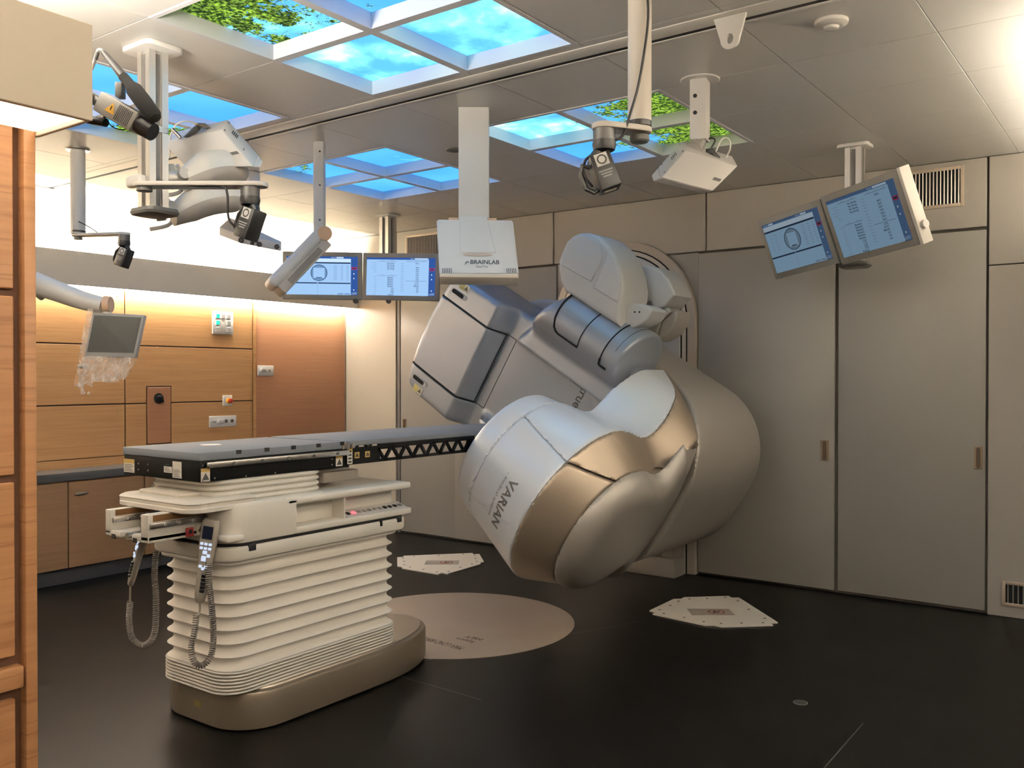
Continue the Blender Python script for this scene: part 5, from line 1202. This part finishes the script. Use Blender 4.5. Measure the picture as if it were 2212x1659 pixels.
# --- monitors
s_bg = emi('screen_pale', (0.37, 0.60, 0.93), E_SCREEN); s_navy = emi('screen_navy', (0.035, 0.10, 0.35), E_SCREEN); s_dk = emi('screen_dark', (0.02, 0.045, 0.12), E_SCREEN)
s_w = emi('screen_white', (0.62, 0.82, 1.0), E_SCREEN); s_red = emi('screen_red', (0.6, 0.03, 0.12), E_SCREEN); s_mid = emi('screen_mid', (0.16, 0.30, 0.52), E_SCREEN)
SM = [s_bg, s_navy, s_dk, s_w, s_red, s_mid]
E2 = E_SCREEN * 0.42
SM2 = [emi('oblique_pale', (0.32, 0.50, 0.68), E2), emi('oblique_navy', (0.09, 0.16, 0.30), E2), emi('oblique_dark', (0.03, 0.05, 0.09), E2), emi('oblique_white', (0.52, 0.66, 0.78), E2), emi('oblique_red', (0.42, 0.03, 0.06), E2), emi('oblique_mid', (0.20, 0.30, 0.40), E2)]
bez = mat('bezel_grey', (0.22, 0.215, 0.205), 0.45)
def monitor(label, TL, TR, BL, BR, kind, SM, th=0.05, group='wall of treatment data monitors', fr=0.055):
    TL, TR, BL, BR = map(Vector, (TL, TR, BL, BR))
    cen = (TL + TR + BL + BR) / 4; u = ((TR - TL) + (BR - BL)).normalized(); v = ((TL - BL) + (TR - BR)); v = (v - u * v.dot(u)).normalized(); n = u.cross(v)
    W = ((TR - TL).length + (BR - BL).length) / 2; H = ((TL - BL).length + (TR - BR).length) / 2
    t = thing('monitor', label, 'monitor', cen - v * H / 2, group)
    b = MB(); b.obox(cen - n * th / 2, u, v, n, W, H, th, 0.006, 2); b.build('housing', bez, t)
    mx, my = 0.033, 0.036; sw, sh = W - 2 * mx, H - 2 * my
    def at(fx, fy, o): return cen + u * ((fx - 0.5) * sw) + v * ((0.5 - fy) * sh) + n * o
    b = MB(); b.add([at(0, 0, .001), at(1, 0, .001), at(1, 1, .001), at(0, 1, .001)], [[0, 1, 2, 3]]); scr = b.build('screen', SM[0], t)
    g = MB()
    def R(x0, y0, x1, y1, m, o=0.0016): g.add([at(x0, y0, o), at(x1, y0, o), at(x1, y1, o), at(x0, y1, o)], [[0, 1, 2, 3]], m)
    def T(s, x, y, h, m=2, al='L', o=0.0021): put_text(g, s, at(x, y, o), u, v, h * sh * 1.15, m, al, bold=(m == 2))
    R(0.905, 0, 1, 1, 1); R(0, 0, 1, 0.055, 1)
    R(0.915, 0.27, 0.99, 0.335, 4, 0.0019); R(0.925, 0.285, 0.98, 0.32, 2, 0.0022)
    for k, yy in enumerate((0.43, 0.55, 0.85)): R(0.94, yy, 0.955, yy + 0.03, 3, 0.0019)
    T('11:45:21', 0.99, 0.95, 0.022, 3, 'R'); T('MONDAY', 0.99, 0.98, 0.02, 3, 'R')
    if kind == 0:
        R(0, 0.055, 0.90, 0.15, 3); R(0, 0.15, 0.90, 0.185, 2); R(0, 0.68, 0.43, 0.71, 2); R(0.44, 0.68, 0.90, 0.71, 2); R(0.433, 0.72, 0.436, 0.98, 5)
        R(0.70, 0.012, 0.80, 0.045, 3, 0.0019); R(0.12, 0.012, 0.2, 0.045, 3, 0.0019); T('Treatment', 0.02, 0.04, 0.025, 3); T('Machine', 0.69, 0.04, 0.022, 3, 'R')
        rc = 0.215
        N_ = 40
        def cpt(r, a): return at(0.455 + r * sh / sw * math.cos(a), 0.43 + r * math.sin(a), 0.0019)
        g.loft([[cpt(rc, a) for a in np.linspace(0, 2 * PI, N_, endpoint=False)], [cpt(rc * 0.93, a) for a in np.linspace(0, 2 * PI, N_, endpoint=False)]], 2, False)
        g.add([cpt(rc * 0.93, a) for a in np.linspace(0, 2 * PI, N_, endpoint=False)], [list(range(N_))], 5)
        R(0.375, 0.30, 0.535, 0.565, 0, 0.0022); R(0.40, 0.35, 0.51, 0.352, 5, 0.0025); R(0.415, 0.55, 0.495, 0.63, 5, 0.0025); R(0.415, 0.545, 0.495, 0.56, 2, 0.0027); R(0.365, 0.545, 0.375, 0.60, 5, 0.0025)
        for c_, x in enumerate((0.66, 0.76, 0.84)):
            for k in range(9): R(x, 0.235 + 0.046 * k, x + (0.035 if c_ else 0.05), 0.245 + 0.046 * k, 5)
        for k in range(6): R(0.07 + 0.01 * (k % 2), 0.25 + 0.06 * k, 0.11, 0.257 + 0.06 * k, 5); R(0.15, 0.25 + 0.06 * k, 0.20, 0.257 + 0.06 * k, 5)
        R(0.72, 0.955, 0.80, 0.985, 5); R(0.815, 0.955, 0.89, 0.985, 5)
    else:
        R(0.70, 0.012, 0.895, 0.045, 3, 0.0019); T('Patient', 0.69, 0.04, 0.022, 3, 'R')
        R(0.155, 0.098, 0.44, 0.103, 2); R(0.57, 0.098, 0.88, 0.103, 2); R(0.155, 0.475, 0.44, 0.48, 2); R(0.57, 0.61, 0.88, 0.615, 2)
        T('Plan', 0.22, 0.09, 0.02, 5); T('Actual', 0.35, 0.09, 0.02, 5); T('Plan', 0.60, 0.09, 0.02, 5); T('Actual', 0.70, 0.09, 0.02, 5); T('To Go', 0.80, 0.09, 0.02, 5)
        T('Plan', 0.22, 0.468, 0.02, 5); T('Actual', 0.35, 0.468, 0.02, 5)
        for k, s in enumerate(('Collimator', 'Gantry', 'X Aperture', 'Y Aperture', 'Energy', 'MU')): T(s, 0.145, 0.15 + 0.05 * k, 0.02, 5, 'R')
        for k in range(4): T('No Array', 0.30, 0.165 + 0.05 * k, 0.03, 2)
        for k, s in enumerate(('Couch', 'Vrt', 'Lng', 'Lat', 'Rtn', 'Pitch', 'Roll', 'X Jaw', 'X1', 'X2', 'Y1', 'Energy')): T(s, 0.145, 0.51 + 0.043 * k, 0.02, 5, 'R')
        for k in range(6): T('Retract', 0.31, 0.54 + 0.047 * k, 0.03, 2)
        for k, s in enumerate(('12.0', '11.2', '14.0', '17.0', 'Retract')): T(s, 0.40, 0.825 + 0.042 * k, 0.028, 2, 'R')
        for k, s in enumerate(('120.2', '', '60.0', '20.0', '20.0', '10.0', '20.0', '10.0', '20.0')): T(s, 0.76, 0.165 + 0.053 * k, 0.028, 2, 'R') if s else None
        for k, s in enumerate(('0.72', '27.37', '800.00', '0.0', '0.0', '0.0')): T(s, 0.76, 0.66 + 0.05 * k, 0.028, 2, 'R')
        for k in range(15): R(0.50, 0.15 + 0.052 * k, 0.545, 0.158 + 0.052 * k, 5)
    g.build('screen_graphics', SM, scr)
    return t, cen, u, v, n, W, H
# left pair
pm = onZ(838, 464, CZ); dm_ = depth_of(pm)
t = thing('monitor_column', 'slotted aluminium ceiling column behind the left monitor pair', 'column', pm, 'monitor columns')
mount_plate(t, pm.x, pm.y, 0.09, 0.075); alu_column(t, pm.x, pm.y, CZ - 0.02, 2.16, 0.10, 0.10)
b = MB(); b.box((pm.x - 0.05, pm.y - 0.16, 2.20), (pm.x + 0.05, pm.y - 0.05, 2.26), 0.01); b.build('monitor_bracket', dgrey, t)
Dl, Dm, Dr = dm_ - 0.30, dm_ - 0.26, dm_ - 0.32
monitor('left screen of the far monitor pair with a round treatment diagram', atD(607, 543, Dl), atD(780, 545, Dm), atD(613, 645, Dl), atD(783, 648, Dm), 0, SM)
monitor('right screen of the far monitor pair with columns of numbers', atD(781.5, 545, Dm), atD(947, 549, Dr), atD(784.5, 648, Dm), atD(951, 649, Dr), 1, SM)
for x_ in (769, 840):
    p = atD(x_, 651, Dm + 0.02); b = MB(); b.cyl(p, p - Vector(_f) * 0.03, 0.020, n=16); b.build('camera_knob', black, t)
# right pair
pm = onZ(1847, 313, CZ); dm_ = depth_of(pm)
t = thing('monitor_column', 'cream slotted ceiling column behind the tilted right monitor pair', 'column', pm, 'monitor columns')
mount_plate(t, pm.x, pm.y, 0.09, 0.075); alu_column(t, pm.x, pm.y, CZ - 0.02, 2.10, 0.09, 0.09)
b = MB(); b.loft([rrect(pm.x, pm.y, 0.07, 0.06, 0.03, 2.075, 5), rrect(pm.x, pm.y, 0.085, 0.075, 0.03, 2.09, 5), rrect(pm.x, pm.y, 0.07, 0.06, 0.03, 2.11, 5)]); b.build('foot_cap', dgrey, t)
b = MB(); b.tube([(pm.x, pm.y, 2.25), atD(1850, 490, dm_ - 0.05)], 0.03, 10); b.build('monitor_bracket', alu, t)
a0, a1, a2 = 5.55, 5.05, 4.55
monitor('left screen of the tilted right monitor pair with an oval diagram', atD(1638, 478, a0), atD(1776, 428, a1 + 0.02), atD(1671, 605, a0 + 0.06), atD(1807, 570, a1 + 0.08), 0, SM2, 0.045)
r_ = monitor('right screen of the tilted right monitor pair with rows of numbers', atD(1778, 427, a1), atD(1938, 362, a2), atD(1811, 572, a1 + 0.06), atD(1985, 531, a2 + 0.06), 1, SM2, 0.045)
tt_, cen, u, v, n, W, H = r_
b = MB(); b.obox(cen + u * (W / 2 + 0.012) - n * 0.035, u, v, n, 0.022, H * 1.02, 0.075, 0.004); b.build('white_edge', mat('edge_white', (0.78, 0.75, 0.69), 0.4), tt_)
b = MB(); p = cen + u * (W / 2 + 0.023) - v * (H * 0.27) - n * 0.035; b.cyl(p, p + u * 0.02, 0.022, n=18); b.build('edge_knob', whitemetal, tt_)

# --- bagged touch screen on a swing arm
D0 = 4.5
t = thing('swing_arm', 'white curved swing arm coming from behind the near cabinet', 'support arm', atD(90, 620, D0))
b = MB(); b.tube(smoothpath([atD(70, 610, D0 - 0.05), atD(120, 628, D0), atD(175, 648, D0 + 0.02), atD(222, 660, D0 + 0.03)], 6), [0.058 - 0.0009 * k_ for k_ in range(19)], 16); b.build('arm', white, t, 60)
b = MB(); p = atD(227, 658, D0 + 0.03); b.cyl(p, p + Vector(_r) * 0.03, 0.044, 0.04, 22); b.build('joint_cap', peach, t)
b = MB(); p = atD(88, 622, D0); b.lathe([(0.03, -0.02), (0.05, -0.015), (0.062, 0.0), (0.05, 0.015), (0.03, 0.02)], p, Vector(_r), 24); b.build('joint_cap', beige, t)
b = MB(); b.cyl(atD(225, 662, D0 + 0.03), atD(240, 700, D0 + 0.03), 0.022, n=14); b.build('drop_link', white, t)
TLm, TRm, BLm, BRm = atD(199, 674, D0), atD(313, 680, D0 + 0.03), atD(181, 770, D0 - 0.02), atD(292, 772, D0)
cen = (TLm + TRm + BLm + BRm) / 4; u = ((TRm - TLm) + (BRm - BLm)).normalized(); v = ((TLm - BLm) + (TRm - BRm)).normalized(); n = u.cross(v).normalized()
t = thing('touch_monitor', 'small grey switched off monitor inside a clear plastic bag', 'monitor', cen - v * 0.11)
b = MB(); b.hexa([TLm, TRm, BRm, BLm], -n * 0.04, 0.006); b.build('housing', mat('bezel_pale', (0.36, 0.36, 0.35), 0.45), t)
def q4(fx, fy, o): return TLm.lerp(TRm, fx).lerp(BLm.lerp(BRm, fx), fy) + n * o
b = MB(); b.hexa([q4(.05, .07, .001), q4(.95, .07, .001), q4(.95, .90, .001), q4(.05, .90, .001)], n * 0.0008); b.build('screen', mat('screen_off', (0.035, 0.037, 0.032), 0.35, spec=0.15), t)
b = MB(); b.cyl(atD(170, 792, D0), atD(190, 790, D0), 0.012, n=12); b.build('grip', steel, t)
# plastic bag
bm_ = bpy.data.materials.new('clear_plastic'); bm_.use_nodes = True; nt = bm_.node_tree
pb_ = nt.nodes['Principled BSDF']; pb_.inputs['Base Color'].default_value = (0.85, 0.80, 0.74, 1); pb_.inputs['Roughness'].default_value = 0.22
trn = nt.nodes.new('ShaderNodeBsdfTransparent'); mxs = nt.nodes.new('ShaderNodeMixShader'); lw_ = nt.nodes.new('ShaderNodeLayerWeight'); lw_.inputs[0].default_value = 0.35
mr_ = nt.nodes.new('ShaderNodeMapRange'); mr_.inputs['To Min'].default_value = 0.03; mr_.inputs['To Max'].default_value = 0.22
nt.links.new(lw_.outputs['Facing'], mr_.inputs['Value']); nt.links.new(mr_.outputs['Result'], mxs.inputs[0]); nt.links.new(trn.outputs[0], mxs.inputs[1]); nt.links.new(pb_.outputs[0], mxs.inputs[2]); nt.links.new(mxs.outputs[0], nt.nodes['Material Output'].inputs[0])
fold_m = bpy.data.materials.new('plastic_folds'); fold_m.use_nodes = True; nt2 = fold_m.node_tree
pf_ = nt2.nodes['Principled BSDF']; pf_.inputs['Base Color'].default_value = (0.80, 0.74, 0.68, 1); pf_.inputs['Roughness'].default_value = 0.25
tr2 = nt2.nodes.new('ShaderNodeBsdfTransparent'); mx2 = nt2.nodes.new('ShaderNodeMixShader'); n2_ = nt2.nodes.new('ShaderNodeTexNoise'); n2_.inputs['Scale'].default_value = 7; n2_.inputs['Distortion'].default_value = 1.5
m2_ = nt2.nodes.new('ShaderNodeMapRange'); m2_.inputs['From Min'].default_value = 0.35; m2_.inputs['From Max'].default_value = 0.7; m2_.inputs['To Min'].default_value = 0.16; m2_.inputs['To Max'].default_value = 0.62
nt2.links.new(n2_.outputs['Fac'], m2_.inputs['Value']); nt2.links.new(m2_.outputs['Result'], mx2.inputs[0]); nt2.links.new(tr2.outputs[0], mx2.inputs[1]); nt2.links.new(pf_.outputs[0], mx2.inputs[2]); nt2.links.new(mx2.outputs[0], nt2.nodes['Material Output'].inputs[0])
def bag_sheet(b, off, seed):
    rr_ = random.Random(seed); nx_, ny_ = 20, 36; vs_ = []
    ph = [rr_.uniform(0, 6) for _ in range(6)]
    for j in range(ny_):
        fy = -0.08 + 1.98 * j / (ny_ - 1)
        for i in range(nx_):
            fx = -0.09 + 1.10 * i / (nx_ - 1)
            e = q4(fx, min(fy, 1.02), 0.0); lower = max(0.0, fy - 1.0)
            if fy > 1.02: e = e - v * ((fy - 1.02) * 0.225) - u * (0.02 * lower + 0.10 * lower * (fx - 0.3))
            wob = 0.011 * min(1, lower * 3) * (math.sin(fx * 7 + ph[0] + fy * 5) + 0.7 * math.sin(fx * 13 - fy * 9 + ph[1]) + 0.5 * abs(math.sin(fx * 5 + fy * 11 + ph[2])))
            edge = max(0, abs(fx - 0.46) - 0.5) * 8
            vs_.append(e + n * (off * (1 - 0.5 * min(1, edge)) * (1 - 0.55 * min(1, lower)) + wob) + v * (0.02 * math.exp(-((fx - 0.72) / 0.18) ** 2) if fy < 0 else 0))
    def keep(i, j):
        fy = -0.08 + 1.98 * j / (ny_ - 1); fx = -0.09 + 1.10 * i / (nx_ - 1)
        lim = 1.70 if fx < 0.06 else (1.86 if fx < 0.34 else 1.62 - 0.10 * (fx - 0.34))
        hole = ((fx - 0.20) / 0.07) ** 2 + ((fy - 1.72) / 0.09) ** 2 < 1
        return fy < lim and not hole
    lo_f, hi_f = [], []
    for j in range(ny_ - 1):
        fy = -0.08 + 1.98 * j / (ny_ - 1)
        for i in range(nx_ - 1):
            if keep(i, j) and keep(i + 1, j + 1): (lo_f if fy > 0.99 or i < 2 else hi_f).append([j * nx_ + i, j * nx_ + i + 1, (j + 1) * nx_ + i + 1, (j + 1) * nx_ + i])
    k0 = len(b.v); b.v += vs_
    for fs_, mi in ((hi_f, 0), (lo_f, 1)):
        for f_ in fs_: b.f.append([k0 + q for q in f_]); b.m.append(mi)
b = MB()
for off, sd_ in ((0.008, 1), (-0.05, 5)): bag_sheet(b, off, sd_)
tag(b.build('plastic_bag', [bm_, fold_m], None, 70), 'crumpled clear plastic bag pulled over the small monitor', 'bag')

# --- video camera and microphone at the near soffit end
dv = 2.55
t = thing('video_camera', 'grey box video camera with black lens beside the near soffit', 'camera', atD(250, 250, dv))
a_, b_ = atD(222, 222, dv), atD(300, 268, dv - 0.02); d_ = (b_ - a_).normalized(); upv = Vector((0, 0, 1)); s_ = d_.cross(upv).normalized(); uq = s_.cross(d_)
bodyc = a_.lerp(b_, 0.5); Lb = (b_ - a_).length
b = MB(); b.obox(bodyc, d_, s_, uq, Lb, 0.055, 0.058, 0.004); vb = b.build('body', mat('video_grey', (0.36, 0.35, 0.33), 0.45, 0.2), t)
for k in range(9):
    b = MB(); b.obox(bodyc + d_ * (Lb * 0.06 + k * 0.0055) - s_ * 0.028 * 0 + uq * 0.0295, d_, s_, uq, 0.0025, 0.05, 0.002); b.build('cooling_rib', dgrey, vb)
    b = MB(); side_n = -s_ if (-s_).dot(Vector(C0) - bodyc) > 0 else s_
    b.obox(bodyc + d_ * (Lb * 0.06 + k * 0.0055) + side_n * 0.028, d_, uq, s_, 0.0025, 0.045, 0.002); b.build('cooling_rib', dgrey, vb)
lp0, lp1 = atD(292, 264, dv), atD(322, 284, dv - 0.02)
b = MB(); b.tube([b_ - d_ * 0.004, b_ + d_ * 0.012, b_ + d_ * 0.0121, b_ + d_ * 0.05], [0.024, 0.024, 0.027, 0.025], 20); b.build('lens', black, t)
wc = bodyc + side_n * 0.0292 - d_ * 0.012
b = MB(); b.add([wc - d_ * 0.017 - uq * 0.013, wc + d_ * 0.017 - uq * 0.013, wc + uq * 0.018], [[0, 1, 2]]); wt = b.build('warning_triangle', mat('tri_orange', (0.75, 0.42, 0.06), 0.5), t)
b = MB(); wc2 = wc + side_n * 0.0006; b.obox(wc2 + uq * 0.001, uq, d_, side_n, 0.012, 0.003, 0.0004); b.build('exclamation_mark', black, wt)
b = MB(); b.tube([atD(238, 238, dv), atD(200, 212, dv + 0.02), (-2.45, NY + 0.011, atD(200, 212, dv).z)], 0.016, 14); b.build('mount_arm', dgrey, t)
b = MB(); b.cyl(atD(229, 265, dv), atD(190, 258, dv + 0.02), 0.012, n=14); b.cyl(atD(224, 258, dv), atD(228, 248, dv), 0.004, n=8); b.build('cable_plug', black, t)
tube1('cable', smoothpath([atD(230, 260, dv), atD(245, 275, dv), atD(268, 280, dv), atD(295, 272, dv)], 6), 0.0016, rubber, t)
t = thing('shotgun_microphone', 'black foam covered microphone above the video camera', 'microphone', atD(258, 205, dv))
m0, m1, m2, m3 = atD(221, 110, dv + 0.02), atD(266, 165, dv), atD(285, 188, dv - 0.01), atD(338, 258, dv - 0.04)
foam = mat('foam_black', (0.007, 0.007, 0.007), 0.95, bump=0.5, bscale=900)
b = MB(); b.tube([m0, m0.lerp(m1, 0.1), m1], [0.005, 0.008, 0.013], 14); b.build('barrel', black, t)
dd = (m3 - m2).normalized(); b = MB(); b.tube([m1, m1.lerp(m2, 0.8), m2 + dd * 0.012, m2.lerp(m3, 0.5), m3 - dd * 0.015, m3 - dd * 0.004, m3 + dd * 0.001], [0.014, 0.015, 0.023, 0.024, 0.022, 0.016, 0.005], 18); b.build('foam_cover', foam, t)
b = MB(); b.obox(atD(260, 196, dv), (0, 0, 1), Vector(_r), Vector(_f), 0.042, 0.02, 0.03, 0.003); b.build('shoe_mount', dgrey, t)
tube1('cable', smoothpath([m0, atD(213, 108, dv + 0.02), atD(208, 122, dv + 0.02), atD(198, 150, dv + 0.03)], 5), 0.005, whitemetal, t)
b = MB(); b.cyl(atD(211, 113, dv + 0.02), atD(206, 128, dv + 0.02), 0.006, n=10); b.build('cable_sleeve', dgrey, t)
